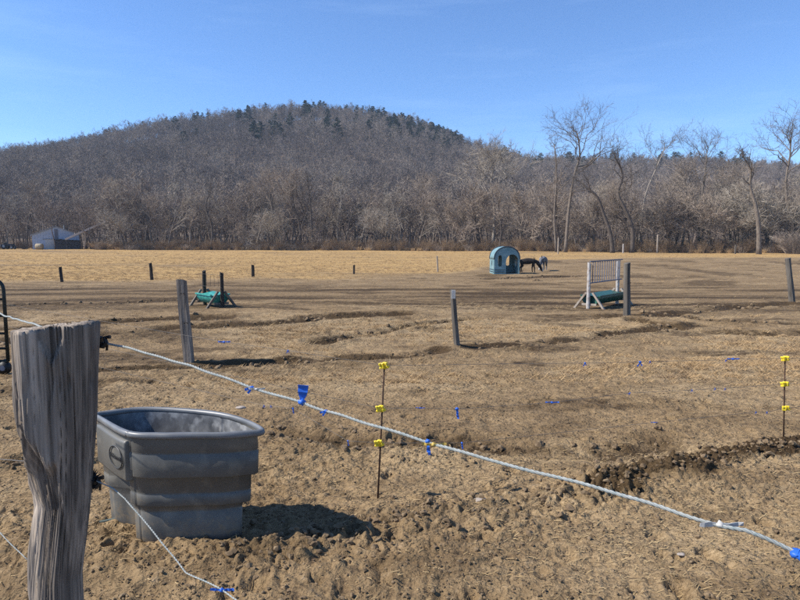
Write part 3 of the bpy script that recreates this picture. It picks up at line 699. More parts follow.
# ------------------------------------------------------------------ buildings and things at the far edge
def build_barn():
    D = 150.0; s = D / F_PX
    def X(px): return (px - 400) * s
    z0 = hz(X(48), D); w = 41 * s; e = empty('barn', (X(48.5), D + 4.5, z0), 'blue grey gabled barn standing before the wood at far left', 'barn', rz=math.radians(27))
    he, hr, dp = 14.5 * s, 22.5 * s, 9.0
    mb = MB(); a = w / 2
    prof = [(-a, 0), (a, 0), (a, he), (a * .02, hr), (-a, he)]
    v = [(p[0], -dp / 2, p[1]) for p in prof] + [(p[0], dp / 2, p[1]) for p in prof]
    mb.add(v, [(0, 1, 2, 3, 4), (9, 8, 7, 6, 5)] + [(i, i + 5, (i + 1) % 5 + 5, (i + 1) % 5) for i in range(5)]); wall = mb.build('wall', M['siding'], e)
    k = 0                                             # siding boards on the gable
    mb = MB(); mb.box((0, 0, 0), (.56, .05, 1.0)); bme = mb.mesh('siding_board', M['siding'])
    n = 17
    for i in range(n):
        x = -a + (i + .5) * (2 * a / n); hh = he + (hr - he) * (1 - abs(x) / a) - .25
        if abs(x - .1) < .55: continue
        b = link('siding_board', bme, wall, (x, -dp / 2 - .012, hh / 2)); b.scale = (.95, 1, hh)
    rf = None
    for sg in (-1, 1):
        m2 = MB(); p = [(sg * (a + .4), he - .22), (0, hr + .05), (0, hr + .2), (sg * (a + .4), he - .05)]
        v = [(q[0], -dp / 2 - .4, q[1]) for q in p] + [(q[0], dp / 2 + .4, q[1]) for q in p]
        m2.add(v, [(0, 1, 2, 3), (7, 6, 5, 4)] + [(i, i + 4, (i + 1) % 4 + 4, (i + 1) % 4) for i in range(4)]); rf = m2.build('roof', M['roof'], e)
    mb = MB(); mb.tube([(a * .33, 0, hr - 1.6), (a * .33, 0, hr + .6)], .12, 8); mb.build('vent_pipe', M['white_paint'], rf)
    mb = MB(); mb.box((.1, -dp / 2 - .05, (hr - .6) / 2), (.75, .12, hr - .6)); mb.build('centre_panel', M['rack'], e)
    mb = MB(); mb.box((-a * .15, -dp / 2 - .06, 1.25), (3.2, .1, 2.5)); d = mb.build('sliding_door', M['white_paint'], e)
    mb = MB(); mb.box((-a * .15, -dp / 2 - .13, 2.56), (4.2, .1, .12)); mb.build('door_rail', M['rack'], d)
    # lean-to shed
    e2 = empty('lean_to_shed', (X(66.5), D + 1.5, z0), 'low dark lean-to shed joined to the right of the barn', 'shed', rz=math.radians(24))
    mb = MB(); hw = 10.5 * s
    prof = [(-hw, 0), (hw, 0), (hw, 8.4 * s), (-hw, 9.6 * s)]
    v = [(p[0], -2.0, p[1]) for p in prof] + [(p[0], 2.0, p[1]) for p in prof]
    mb.add(v, [(0, 1, 2, 3), (7, 6, 5, 4)] + [(i, i + 4, (i + 1) % 4 + 4, (i + 1) % 4) for i in range(4)]); mb.build('wall', M['shed_dark'], e2)
    mb = MB(); mb.beam((-hw - .2, 0, 9.6 * s + .1), (hw + .3, 0, 8.4 * s + .08), 4.6, .12); mb.build('roof', M['shed_dark'], e2)
    for i in range(3):
        mb = MB(); mb.box((-hw + 1.0 + i * 1.7, -2.03, 1.1), (.9, .06, .8)); mb.build('opening', M['black'], e2)
    # hay elevator
    e3 = empty('hay_elevator', (X(72), D - 1.5, z0), 'long pale hay elevator sloping up to the right beside the shed', 'elevator')
    A = Vector((-.4, 0, 10.0 * s)); B = Vector((37 * s, 1.0, 27.5 * s))
    mb = MB(); mb.beam(A, B, .42, .42); mb.build('conveyor', M['white_post'], e3)
    mb = MB(); p = A.lerp(B, .62)
    for sx in (-.5, .5): mb.beam(p + Vector((0, sx, 0)), Vector((p.x + .6, sx, 0)), .09)
    mb.build('leg_frame', M['rack_dark'], e3)
    mb = MB(); p = A.lerp(B, .02); mb.beam(p, Vector((p.x, 0, 0)), .1); mb.build('leg', M['rack_dark'], e3)
    # round bale
    e4 = empty('hay_bale', (X(48), D - 3.0, z0), 'round pale hay bale in front of the barn', 'hay bale')
    mb = MB(); mb.tube([(-.75, 0, .72), (-.68, 0, .72), (.68, 0, .72), (.75, 0, .72)], [.62, .73, .73, .62], 20); bd = mb.build('bale', M['hay'], e4, True)
    for q in (-.4, 0, .4):
        mb = MB(); mb.tube([(q - .03, 0, .72), (q + .03, 0, .72)], [.738, .738], 20, False); mb.build('twine', M['rope'], bd)
    # truck parked at the frame's left edge
    tx, ty = X(1.0), D - 4; e5 = empty('farm_truck', (tx, ty, hz(tx, ty)), 'white and dark farm truck at the far left edge beside the barn', 'truck')
    mb = MB(); mb.box((0, 0, 1.0), (4.6, 1.9, .62)); mb.build('body', M['white_paint'], e5, bevel=.08)
    mb = MB(); v = []
    for y_ in (-.85, .85): v += [(-.9, y_, 1.31), (1.2, y_, 1.31), (.85, y_, 2.2), (-.7, y_, 2.2)]
    mb.add(v, [(0, 1, 2, 3), (7, 6, 5, 4)] + [(i, i + 4, (i + 1) % 4 + 4, (i + 1) % 4) for i in range(4)]); cb = mb.build('cab', M['shed_dark'], e5)
    for x0, x1 in ((-.7, .1), (.18, .95)):
        mb = MB(); mb.box(((x0 + x1) / 2, -.87, 1.75), (x1 - x0, .03, .6)); mb.build('window', M['glass'], cb)
    for x_ in (-1.5, 1.5):
        for y_ in (-.85, .85):
            mb = MB(); mb.tube([(x_, y_ - .12, .38), (x_, y_ - .09, .38), (x_, y_ + .09, .38), (x_, y_ + .12, .38)], [.3, .38, .38, .3], 20); wh = mb.build('wheel', M['black'], e5, True)
            mb = MB(); mb.tube([(x_, y_ - .135, .38), (x_, y_ + .135, .38)], .19, 14); mb.build('rim', M['rack'], wh)
    mb = MB(); mb.box((2.31, -.6, 1.05), (.05, .3, .18)); mb.build('headlight', M['white_paint'], e5); mb = MB(); mb.box((2.31, .6, 1.05), (.05, .3, .18)); mb.build('headlight', M['white_paint'], e5)
    # a covered implement right of the truck
    tx = X(13); e6 = empty('farm_tractor', (tx, D - 1, hz(tx, D - 1)), 'small dark tractor parked between the truck and the barn', 'tractor')
    mb = MB(); mb.box((.5, 0, 1.0), (1.6, .7, .6)); mb.build('hood', M['shed_dark'], e6, bevel=.08)
    mb = MB(); mb.box((-.75, 0, .95), (1.0, .9, .5)); mb.box((-.85, 0, 1.45), (.5, .5, .5)); mb.build('seat_deck', M['black'], e6, bevel=.06)
    mb = MB()
    for sy in (-.5, .5): mb.beam((-1.1, sy, 1.1), (-1.1, sy, 2.5), .08)
    mb.beam((-1.1, -.5, 2.5), (-1.1, .5, 2.5), .08); mb.build('roll_bar', M['black'], e6)
    for x_, r in ((-.85, .7), (1.05, .42)):
        for y_ in (-.62, .62):
            mb = MB(); mb.tube([(x_, y_ - .15, r), (x_, y_ - .1, r), (x_, y_ + .1, r), (x_, y_ + .15, r)], [r * .85, r, r, r * .85], 22); wh = mb.build('wheel', M['black'], e6, True)
            mb = MB(); mb.tube([(x_, y_ - .17, r), (x_, y_ + .17, r)], r * .5, 14); mb.build('rim', M['white_paint'], wh)
build_barn()

# ------------------------------------------------------------------ fence posts
def post_mesh(seed, H, r, lean=(0, 0), mat='wood_far', sides=14, knob=0.12, taper=.12, square=False):
    rng = random.Random(seed); mb = MB(); n = 16; v = []; ph = [rng.uniform(0, 6.28) for _ in range(5)]
    for i in range(n + 1):
        t = i / n; z = -.18 + (H + .18) * t
        cx = lean[0] * t + .02 * math.sin(ph[0] + 4 * t) * r * 6 * .3; cy = lean[1] * t
        for j in range(sides):
            a = 2 * math.pi * j / sides
            rr = r * (1 - taper * t) * (1 + knob * (.5 * math.sin(2 * a + ph[1] + 1.5 * t) + .35 * math.sin(5 * a + ph[2]) + .3 * math.sin(3 * a + ph[3] + 9 * t)))
            if square: rr *= 1 / max(abs(math.cos(a)), abs(math.sin(a))) ** .8
            v.append((cx + rr * math.cos(a), cy + rr * math.sin(a), z + (.02 * math.sin(a + ph[4]) if i == n else 0)))
    f = [(i * sides + j, i * sides + (j + 1) % sides, (i + 1) * sides + (j + 1) % sides, (i + 1) * sides + j) for i in range(n) for j in range(sides)]
    f.append(tuple(n * sides + j for j in range(sides))); f.append(tuple(range(sides))[::-1])
    mb.add(v, f); return mb.mesh('fence_post', M[mat], False)

def fence_post(px, py, top, seed, wpx, label, mat='wood_far', group=None, depth_lean=0.0, square=False, name='fence_post'):
    p = stand(px, py); s = p.y / F_PX
    o = link(name, post_mesh(seed, (py - top[1]) * s, wpx * s / 2, ((top[0] - px) * s, depth_lean), mat, square=square), None, p)
    return setp(o, label, 'post', group), p, s
def staple(par, z, x, y, r=.02):
    mb = MB(); mb.tube([(x - r, y, z), (x - r, y - r, z + r), (x + r, y - r, z + r), (x + r, y, z)], .006, 5); return mb.build('insulator', M['black'], par)

o1, p1, s1 = fence_post(190, 363, (184, 280), 11, 10.5, 'tall square grey fence post in the middle distance, nearest left of the tub', square=True, mat='wood_dark')
o1.data.materials[0] = M['wood_post']
staple(o1, .55, .0, -.1); staple(o1, .95, -.03, -.1)
o2, p2, s2 = fence_post(458, 348, (452, 293), 12, 6.5, 'knobbly weathered grey fence post leaning left in the middle of the paddock')
mb = MB(); mb.box((-.085, -.07, 1.03 * (348 - 293) * s2 - .08), (.06, .03, .13)); mb.build('insulator', M['white_tape'], o2)
o3, p3, s3 = fence_post(627, 317, (625, 261), 13, 7.5, 'thick upright fence post beside the white posted feeder')
staple(o3, .8, 0, -.09)
fence_post(793, 302, (785, 258), 14, 6, 'pale leaning fence post near the right edge of the picture')
for px, py, tx, ty, sd, lab in ((62, 282, 61, 267, 21, 'small dark post at the straw edge, leftmost of the row'), (152, 280, 151, 263, 22, 'small dark post at the straw edge, second from the left'),
                                (253, 277, 253, 265, 23, 'small dark post at the straw edge behind the teal feeder'), (354, 274, 354, 265, 24, 'thin short post at the straw edge left of the plastic shelter')):
    fence_post(px, py, (tx, ty), sd, 3.2 if px < 300 else 2.0, lab, 'wood_dark', 'small posts along the straw edge')
fence_post(438, 272, (437, 256), 25, 1.6, 'thin pale stake standing just left of the plastic shelter', 'wood_pale')
for px, py, ty, sd, lab, m_ in ((657, 253, 235, 26, 'thin pale pole before the trees right of the snaking tree', 'wood_pale'), (558, 254, 238, 27, 'thin pale pole before the trees above the grazing animals', 'wood_pale'),
                           (623, 253, 244, 28, 'short pale pole at the foot of the snaking tree', 'white_post'), (735, 254, 245, 29, 'short grey pole before the trees left of the broken tree', 'wood_far')):
    fence_post(px, py, (px, ty), sd, 1.5, lab, m_, 'thin poles along the field edge')

# ------------------------------------------------------------------ the hay feeders
def feeder(A, B, H, post_mat, label, rack_mat, rack_z, bars, trough_mat, hi_mat, wood, skew):
    """two posts with a slatted rack between them over a barrel trough on A-shaped legs; A, B are the post feet"""
    A = Vector(A); B = Vector(B); u = (B - A); L = u.length; rz = math.atan2(u.y, u.x)
    e = empty('hay_feeder', (A.x, A.y, gz(A.x, A.y)), label, 'feeder', rz=rz)
    for i, x in enumerate((0, L)):
        o = link('post', post_mesh(40 + i, H + (i * -.01), .05, (0, 0), post_mat, knob=.08, taper=.05), e); o.location = (x, .0, 0)
    # rack
    z0, z1 = rack_z
    for z in (z0, z1):
        mb = MB(); mb.beam((-.12, -.07, z), (L + .12, -.07, z), .03 if rack_mat == 'rack' else .008); mb.build('rack_rail', M[rack_mat], e)
    for k in range(bars):
        x = .06 + (L - .12) * k / (bars - 1)
        mb = MB(); mb.beam((x, -.07, z0 + .016), (x + random.Random(k).uniform(-.012, .012), -.07, z1 - .016), .006 if rack_mat == 'rack_dark' else .018); mb.build('rack_bar', M[rack_mat], e)
    # trough: barrel cut lengthwise lying between the leg frames
    r = .25; zc = .32; n = 14; mb = MB()
    prof = [(r * math.cos(math.pi + math.pi * k / n), zc + r * math.sin(math.pi + math.pi * k / n)) for k in range(n + 1)]
    prof_in = [(.93 * p[0], zc + .93 * (p[1] - zc)) for p in prof]
    xs = [.08, .1] + [.1 + (L - .2) * k / 8 for k in range(1, 8)] + [L - .1, L - .08]
    rings = []
    for i, x in enumerate(xs):
        k = 1.0 - .03 * (i % 2)
        rings.append([(x, p[0] * k - .02, zc + (p[1] - zc) * k) for p in prof] + [(x, p[0] - .02, p[1]) for p in prof_in[::-1]])
    m = len(rings[0]); v = [q for rr in rings for q in rr]
    f = [(i * m + j, i * m + (j + 1) % m, (i + 1) * m + (j + 1) % m, (i + 1) * m + j) for i in range(len(rings) - 1) for j in range(m)]
    h = m // 2
    for i in (0, len(rings) - 1): f += [tuple(i * m + j for j in range(h))]
    mb.add(v, f); tr = mb.build('trough', M[trough_mat], e, True)
    mb = MB()
    for sy in (-1, 1): mb.beam((.06, sy * r - .02, zc + .01), (L - .06, sy * r - .02, zc + .01), .05, .035)
    mb.build('trough_lip', M[hi_mat], tr)
    mb = MB(); mb.add([(.12, -.2, zc - .02), (L - .12, -.2, zc - .02), (L - .12, .16, zc + .05), (.12, .16, zc + .05)], [(0, 1, 2, 3)])
    mb.build('liner', M[hi_mat], tr)
    for x in (.02, L - .02):
        for sy in (-1, 1):
            mb = MB(); mb.beam((x, sy * .09 - .02, zc + .1), (x + skew * sy, sy * .42 - .02, -.03), .065, .05); mb.build('brace_leg', M[wood], e)
        mb = MB(); mb.beam((x, -.22, .06 + .05), (x, .18, .06 + .05), .04, .05); mb.build('cross_bar', M[wood], e)
    return e
fa = stand(588, 308.5); fd = fa.y + 1.5
feeder(fa, (at(617, 300, fd).x, fd, 0), 46 * fa.y / F_PX, 'white_post', 'hay feeder with white posts, grey rack and dark green trough', 'rack', (.68, 1.24), 13, 'dark_green', 'dark_green', 'wood_pale', .0)
fb = stand(205, 305)
feeder(fb, (at(222.5, 305, fb.y - .75).x, fb.y - .75, 0), 34 * fb.y / F_PX, 'wood_dark', 'hay feeder with two dark posts and a bright teal trough', 'rack_dark', (.52, .84), 5, 'teal', 'teal', 'wood_far', .0)

# ------------------------------------------------------------------ plastic shelter
def shelter():
    p = gp(490, 274); y0 = p[1]; s = y0 / F_PX
    W, D, H, hw = 25.5 * s, 24 * s, 27 * s, 14.5 * s      # front width, depth, height, height of straight wall
    c = Vector((at(505.5, 274, y0).x, y0 + .5, gz(at(505.5, 274, y0).x, y0 + .5)))
    e = empty('animal_shelter', c, 'pale blue moulded plastic shelter with arched doorway and oval windows', 'shelter', rz=math.radians(2))
    a = W / 2
    def arch(w, h_wall, h_top, n=20):
        return [(-w, 0)] + [(-w * math.cos(math.pi * k / n), h_wall + (h_top - h_wall) * math.sin(math.pi * k / n) ** .85) for k in range(n + 1)] + [(w, 0)]
    def capsule(cx, z0, z1, w, n=10):
        return [(cx - w * math.cos(math.pi * k / n), z1 - w + w * math.sin(math.pi * k / n)) for k in range(n + 1)] + [(cx + w * math.cos(math.pi * k / n), z0 + w - w * math.sin(math.pi * k / n)) for k in range(n + 1)]
    def door(cx, w, z1, n=14):
        return [(cx - w, .03)] + [(cx - w * math.cos(math.pi * k / n), z1 - w * 1.15 + 1.15 * w * math.sin(math.pi * k / n)) for k in range(n + 1)] + [(cx + w, .03)]
    def panel(outer, holes, thick, name, mat, MX, parent):
        bm = bmesh.new(); es = []
        for lp in [outer] + holes:
            vs_ = [bm.verts.new((q[0], 0, q[1])) for q in lp]
            es += [bm.edges.new((vs_[i], vs_[(i + 1) % len(vs_)])) for i in range(len(vs_))]
        bmesh.ops.triangle_fill(bm, use_beauty=True, edges=es)
        bmesh.ops.recalc_face_normals(bm, faces=bm.faces)
        g = bmesh.ops.extrude_face_region(bm, geom=bm.faces[:]); bmesh.ops.translate(bm, verts=[q for q in g['geom'] if isinstance(q, bmesh.types.BMVert)], vec=(0, thick, 0))
        bmesh.ops.recalc_face_normals(bm, faces=bm.faces); bmesh.ops.transform(bm, matrix=MX, verts=bm.verts)
        me = bpy.data.meshes.new(name); bm.to_mesh(me); bm.free(); me.materials.append(M[mat]); return link(name, me, parent)
    outer = arch(a, hw, H)
    panel(outer, [door(.21 * W, .245 * W, .72 * H), capsule(-.27 * W, .27 * H, .69 * H, .07 * W)], .05, 'front_wall', 'shelter', Matrix.Translation((0, -D / 2, 0)), e)
    panel(outer, [capsule(.22 * W, .27 * H, .69 * H, .07 * W), capsule(-.22 * W, .27 * H, .69 * H, .07 * W)], .05, 'back_wall', 'shelter', Matrix.Translation((0, D / 2 - .05, 0)), e)
    for sg in (-1, 1):
        MX = Matrix.Translation((sg * (a - (.0 if sg < 0 else .05)), 0, 0)) @ Matrix.Rotation(math.radians(90), 4, 'Z') if sg > 0 else Matrix.Translation((-a + .05, 0, 0)) @ Matrix.Rotation(math.radians(90), 4, 'Z')
        d2 = D / 2 - .055
        panel([(-d2, 0), (-d2, hw), (d2, hw), (d2, 0)], [capsule(0, .25 * H, .5 * H, .07 * W)], .05, 'side_wall', 'shelter', MX, e)
    # roof shell and dark rims
    mb = MB(); top = outer[1:-1]; n = len(top); ys_ = [-D / 2 + .06 + (D - .12) * k / 6 for k in range(7)]; v = []
    for k, y in enumerate(ys_):
        q = 1 + (.02 if k % 2 else 0)
        v += [(p_[0] * q, y, hw + (p_[1] - hw) * q) for p_ in top] + [(p_[0] * .95, y, hw + (p_[1] - hw) * .95) for p_ in top[::-1]]
    m = 2 * n
    mb.add(v, [(i * m + j, i * m + (j + 1) % m, (i + 1) * m + (j + 1) % m, (i + 1) * m + j) for i in range(6) for j in range(m)] + [tuple(range(m)), tuple(6 * m + j for j in range(m))[::-1]])
    roof = mb.build('roof', M['shelter'], e, True)
    for y in (-D / 2 - .02, D / 2 + .02):
        mb = MB(); mb.tube([(p_[0] * 1.01, y, p_[1] * 1.005) for p_ in top], .035, 6); mb.build('roof_rim', M['shelter_dark'], roof)
    for z in (.08 * H, .16 * H):
        for y in (-D / 2 - .018,):
            mb = MB(); mb.box((-.27 * W, y, z), (.4 * W, .03, .035)); mb.build('moulded_rib', M['shelter_dark'], e)
        mb = MB(); mb.box((-a - .015, 0, z), (.03, D * .9, .035)); mb.build('moulded_rib', M['shelter_dark'], e)
shelter()

# ------------------------------------------------------------------ grazing animals
def skinned(name, nodes, edges, mat, parent, sub=2):
    me = bpy.data.meshes.new(name); me.from_pydata([n[0] for n in nodes], edges, []); me.materials.append(mat)
    o = link(name, me, parent)
    sk = o.modifiers.new('skin', 'SKIN'); sk.use_smooth_shade = True
    if not me.skin_vertices: 
        me.skin_vertices.new() if hasattr(me.skin_vertices, 'new') else None
    for i, nd in enumerate(nodes):
        r = nd[1]; me.skin_vertices[0].data[i].radius = r if hasattr(r, '__len__') else (r, r); me.skin_vertices[0].data[i].use_root = (i == 0)
    sd = o.modifiers.new('smooth', 'SUBSURF'); sd.levels = sub; sd.render_levels = sub
    dg = bpy.context.evaluated_depsgraph_get(); me2 = bpy.data.meshes.new_from_object(o.evaluated_get(dg)); me2.name = name
    o.modifiers.clear(); o.data = me2; bpy.data.meshes.remove(me)
    if not me2.materials: me2.materials.append(mat)
    return o
def donkey(loc, rz, sc, mat, label, pale_face):
    e = empty('grazing_animal', loc, label, 'animal', rz=rz); e.scale = (sc,) * 3
    # +x is forwards; withers 1.0 m
    N = [((-.42, 0, .80), (.20, .19)), ((-.15, 0, .77), (.215, .235)), ((.18, 0, .78), (.2, .225)), ((.40, 0, .82), (.165, .2)),
         ((.58, 0, .72), (.105, .15)), ((.74, 0, .50), (.085, .115)), ((.84, 0, .31), (.085, .10)), ((.90, 0, .19), (.06, .075)), ((.935, 0, .08), (.05, .055)),
         ((-.55, 0, .76), (.13, .13))]
    Eg = [(0, 1), (1, 2), (2, 3), (3, 4), (4, 5), (5, 6), (6, 7), (7, 8), (0, 9)]
    for sy in (-1, 1):
        k = len(N); st = .06 * sy
        N += [((-.44, .12 * sy, .62), (.11, .09)), ((-.38 + st, .12 * sy, .46), (.072, .062)), ((-.50 + st, .12 * sy, .33), (.045, .04)), ((-.47 + st, .12 * sy, .12), (.033, .03)), ((-.45 + st, .12 * sy, .03), (.048, .04))]
        Eg += [(0, k), (k, k + 1), (k + 1, k + 2), (k + 2, k + 3), (k + 3, k + 4)]
        k = len(N)
        N += [((.34, .12 * sy, .58), (.085, .075)), ((.34 - st, .12 * sy, .34), (.048, .042)), ((.35 - st, .12 * sy, .12), (.033, .03)), ((.38 - st, .12 * sy, .03), (.047, .04))]
        Eg += [(3, k), (k, k + 1), (k + 1, k + 2), (k + 2, k + 3)]
    body = skinned('body', N, Eg, M[mat], e)
    for sy in (-1, 1):
        mb = MB(); mb.tube([(.78, .05 * sy, .42), (.72, .085 * sy, .5), (.66, .11 * sy, .58), (.63, .12 * sy, .64)], [.02, .035, .028, .004], 7); mb.build('ear', M[mat], e, True)
        mb = MB(); mb.tube([(.865, .07 * sy, .3), (.87, .085 * sy, .295)], [.018, .012], 8); mb.build('eye', M['black'], e, True)
    mb = MB(); mb.tube([(-.62, 0, .82), (-.68, 0, .7), (-.69, 0, .45), (-.68, 0, .3)], [.028, .03, .035, .015], 7); mb.build('tail', M['fur_dark'], e, True)
    mb = MB()
    for k in range(9):
        t = k / 8; p = Vector((.36 + .34 * t, 0, 1.02 - .42 * t)); mb.spike(tuple(p + Vector((-.02, 0, -.06))), tuple(p + Vector((.05, random.Random(k).uniform(-.03, .03), .07))), .035)
    mb.build('mane', M['fur_dark'], e)
    if pale_face:
        mb = MB(); mb.tube([(.905, 0, .26), (.945, 0, .16), (.965, 0, .07)], [.045, .05, .035], 10); mb.build('muzzle', M['white_tape'], e, True)
    return e
a1 = gp(524.5, 272.6); donkey((a1[0] + .25, a1[1], gz(a1[0] + .25, a1[1])), math.radians(-4), 1.06, 'fur_dark', 'dark brown animal grazing beside the shelter with head down', True)
a2 = gp(545, 271.3); donkey((a2[0], a2[1] + .6, gz(a2[0], a2[1] + .6)), math.radians(-118), 1.12, 'fur_grey', 'grey and white animal facing the camera beside the brown one', True)
for px, py, sd, lab in ((508, 279, 3, 'dark flat slab of dirt lying in front of the shelter'), (537, 281, 4, 'small dark dung heap below the grazing animals')):
    p = stand(px, py); mb = MB(); rg = random.Random(sd)
    for k in range(26):
        a = rg.uniform(0, 6.28); q = rg.random() ** .6; mb.tube([(q * .8 * math.cos(a) * (1 if sd == 3 else .4), q * .3 * math.sin(a), -.03), (q * .8 * math.cos(a) * (1 if sd == 3 else .4), q * .3 * math.sin(a), .12 * (1.1 - q))], [.12, .05], 6)
    setp(mb.build('dirt_heap', M['clod'], loc=p), lab, 'heap')

# ------------------------------------------------------------------ gate at the left edge
def gate():
    p = stand(9, 374); s = p.y / F_PX; H = 97 * s; L = 3.2; r = .022
    e = empty('field_gate', p, 'dark tubular metal field gate cut by the left edge', 'gate', rz=math.radians(0))
    cr = .13; zt = H; zb = .17
    pts = [(0, 0, zb)] + [(0, 0, zt - cr)] + [(-cr + cr * math.cos(t), 0, zt - cr + cr * math.sin(t)) for t in (math.radians(q) for q in (22, 45, 68, 90))] + [(-L + cr, 0, zt)] + [(-L + cr - cr * math.sin(t), 0, zt - cr + cr * math.cos(t)) for t in (math.radians(q) for q in (22, 45, 68, 90))] + [(-L, 0, zb), (0, 0, zb)]
    mb = MB(); mb.tube(pts, r, 8); mb.build('frame', M['gate'], e, True)
    for z in (.33, .52, .74, .95):
        mb = MB(); mb.tube([(-L + r, 0, z * H / 1.2), (-r, 0, z * H / 1.2)], r * .72, 8); mb.build('rail', M['gate'], e, True)
    for x in (-.11, -1.1, -2.1):
        mb = MB(); mb.beam((x, -.02, zb), (x - .12 if x > -.2 else x, -.02, zt - .02), .03, .012); mb.build('brace', M['gate'], e)
    mb = MB(); mb.tube([(-.06, -.03, .085), (-.06, .03, .085)], .085, 18); wl_ = mb.build('wheel', M['black'], e, True)
    mb = MB(); mb.tube([(-.06, -.034, .085), (-.06, .034, .085)], .035, 12); mb.build('hub', M['rack'], wl_)
    mb = MB(); mb.beam((-.06, .036, .085), (-.05, .02, zb + .02), .03, .02); mb.build('wheel_bracket', M['gate'], e)
gate()

# ------------------------------------------------------------------ stock tank
def tank():
    HT = .66
    RP = [(96.5, 415), (125, 431), (160, 433.5), (192, 433), (226.7, 432.7), (253, 430.5), (265, 429), (250.7, 420.5), (229, 413.5), (200, 409), (160, 406.8), (133, 407.3), (106.7, 410.5), (91, 413)]
    P = []
    for q in RP:
        r = ray(*q); t = (HT - HC) / r[2]; P.append((r[0] * t, r[1] * t))
    P = np.array(P); C = np.array([(P[:, 0].max() + P[:, 0].min()) / 2, (P[:, 1].max() + P[:, 1].min()) / 2])
    # closed smooth outline, resampled evenly by angle about the centre
    n = len(P); dense = []
    for i in range(n):
        p0, p1, p2, p3 = P[i - 1], P[i], P[(i + 1) % n], P[(i + 2) % n]
        for k in range(16):
            t = k / 16; dense.append(.5 * ((2 * p1) + (p2 - p0) * t + (2 * p0 - 5 * p1 + 4 * p2 - p3) * t * t + (3 * p1 - p0 - 3 * p2 + p3) * t ** 3))
    dense = np.array(dense) - C; ang = np.arctan2(dense[:, 1], dense[:, 0]); rad = np.hypot(dense[:, 0], dense[:, 1])
    o = np.argsort(ang); ang = ang[o]; rad = rad[o]; N = 288
    th = np.linspace(-np.pi, np.pi, N, endpoint=False)
    R = np.interp(th, ang, rad, period=2 * np.pi)
    for _ in range(4): R = .25 * np.roll(R, 1) + .5 * R + .25 * np.roll(R, -1)
    e = empty('stock_tank', (C[0], C[1], gz(C[0], C[1]) - .012), 'grey plastic oval stock tank casting a shadow behind the big post', 'stock tank')
    def ang_of(px, py):
        r = ray(px, py); t = (HT - HC) / r[2]; return math.atan2(r[1] * t - C[1], r[0] * t - C[0])
    aL, aR = ang_of(92, 413), ang_of(126.5, 431.5)        # end panel facing left
    if aL > 0: aL -= 2 * math.pi
    def in_band(a, lo, hi, w=.02):
        a = (a - lo) % (2 * math.pi); width = (hi - lo) % (2 * math.pi)
        return np.clip(a / w, 0, 1) * np.clip((width - a) / w, 0, 1) * (a < width)
    mid = in_band(th, aL + .12, aR - .18, .03)            # alcove under the panel
    jog = in_band(th, aR, aR + .035, .015)                # upright groove beside it
    rows = [(0, .085), (.006, .076), (.02, .072), (.186, .067), (.192, .074), (.2, .066), (.222, .064), (.229, .042), (.234, .037), (.296, .034), (.302, .042), (.31, .034), (.393, .031), (.399, .011), (.405, .006),
            (.53, .004), (.537, .012), (.545, .004), (.615, .006), (.634, .004)]
    mb = MB(); v = []
    for z, ins in rows:
        rec = (.11 * sstep(.405, .395, np.array(z)) * mid) if z > -1 else 0
        rr = R * (1 - (ins + .017) * (2.45 + .65 * np.cos(th))) - rec - .02 * jog * (z < .6)
        for a, q in zip(th, rr): v.append((q * math.cos(a), q * math.sin(a), z / .66 * HT))
    m = len(rows)
    f = [(i * N + j, i * N + (j + 1) % N, (i + 1) * N + (j + 1) % N, (i + 1) * N + j) for i in range(m - 1) for j in range(N)]
    f.append(tuple(range(N))[::-1]); mb.add(v, f); body = mb.build('shell', M['tank'], e, True)
    sh = body.data
    # inner wall
    mb = MB(); v = []
    inner = [(.634, .024), (.5, .036), (.42, .04), (.405, .06), (.25, .095), (.06, .125)]
    rib = in_band(th, ang_of(229, 413.5) - .03, ang_of(229, 413.5) + .03, .02) + in_band(th, ang_of(250.7, 420.5) - .025, ang_of(250.7, 420.5) + .025, .02)
    for z, ins in inner:
        rr = R * (1 - ins * 3.1) - .018 - .012 * rib - .12 * mid * (z < .41)
        for a, q in zip(th, rr): v.append((q * math.cos(a), q * math.sin(a), z))
    m = len(inner); f = [((i + 1) * N + j, (i + 1) * N + (j + 1) % N, i * N + (j + 1) % N, i * N + j) for i in range(m - 1) for j in range(N)]
    f.append(tuple((m - 1) * N + j for j in range(N))); mb.add(v, f); mb.build('inner_wall', M['tank_in'], e, True)
    # rolled rim
    mb = MB(); v = []; K = 10; prof = [(.016 * math.cos(t) , .018 * math.sin(t)) for t in (2 * math.pi * k / K for k in range(K))]
    notch = 1 - .35 * in_band(th, aR - .012, aR + .02, .01)
    for j, (a, q) in enumerate(zip(th, R)):
        for dx, dz in prof:
            rr = q - .012 + dx * 1.2 * notch[j]; v.append((rr * math.cos(a), rr * math.sin(a), HT - .021 + dz * .95 * notch[j] + (.004 if dz > 0 else 0)))
    mb.add(v, [(j * K + k, ((j + 1) % N) * K + k, ((j + 1) % N) * K + (k + 1) % K, j * K + (k + 1) % K) for j in range(N) for k in range(K)]); mb.build('rim', M['tank_rim'], e, True)
    # logo panel
    sel = [j for j in range(N) if in_band(th[j:j + 1], aL + .02, aR - .01, 1e-6)[0] > 0]
    sel.sort(key=lambda j: (th[j] - aL) % (2 * math.pi))
    zz = [.372, .38, .59, .6]; v = []
    for z, out in ((.366, -.075), (.372, .012), (.382, .018), (.585, .02), (.6, .012), (.604, -.06)):
        for i, j in enumerate(sel):
            edge = min(i, len(sel) - 1 - i); q = R[j] - .012 + (out if edge > 1 else min(out, [-.075, .008][edge])); v.append((q * math.cos(th[j]), q * math.sin(th[j]), z))
    w = len(sel); mb = MB(); mb.add(v, [(i * w + k, i * w + k + 1, (i + 1) * w + k + 1, (i + 1) * w + k) for i in range(5) for k in range(w - 1)]); pan = mb.build('logo_panel', M['tank'], e, True)
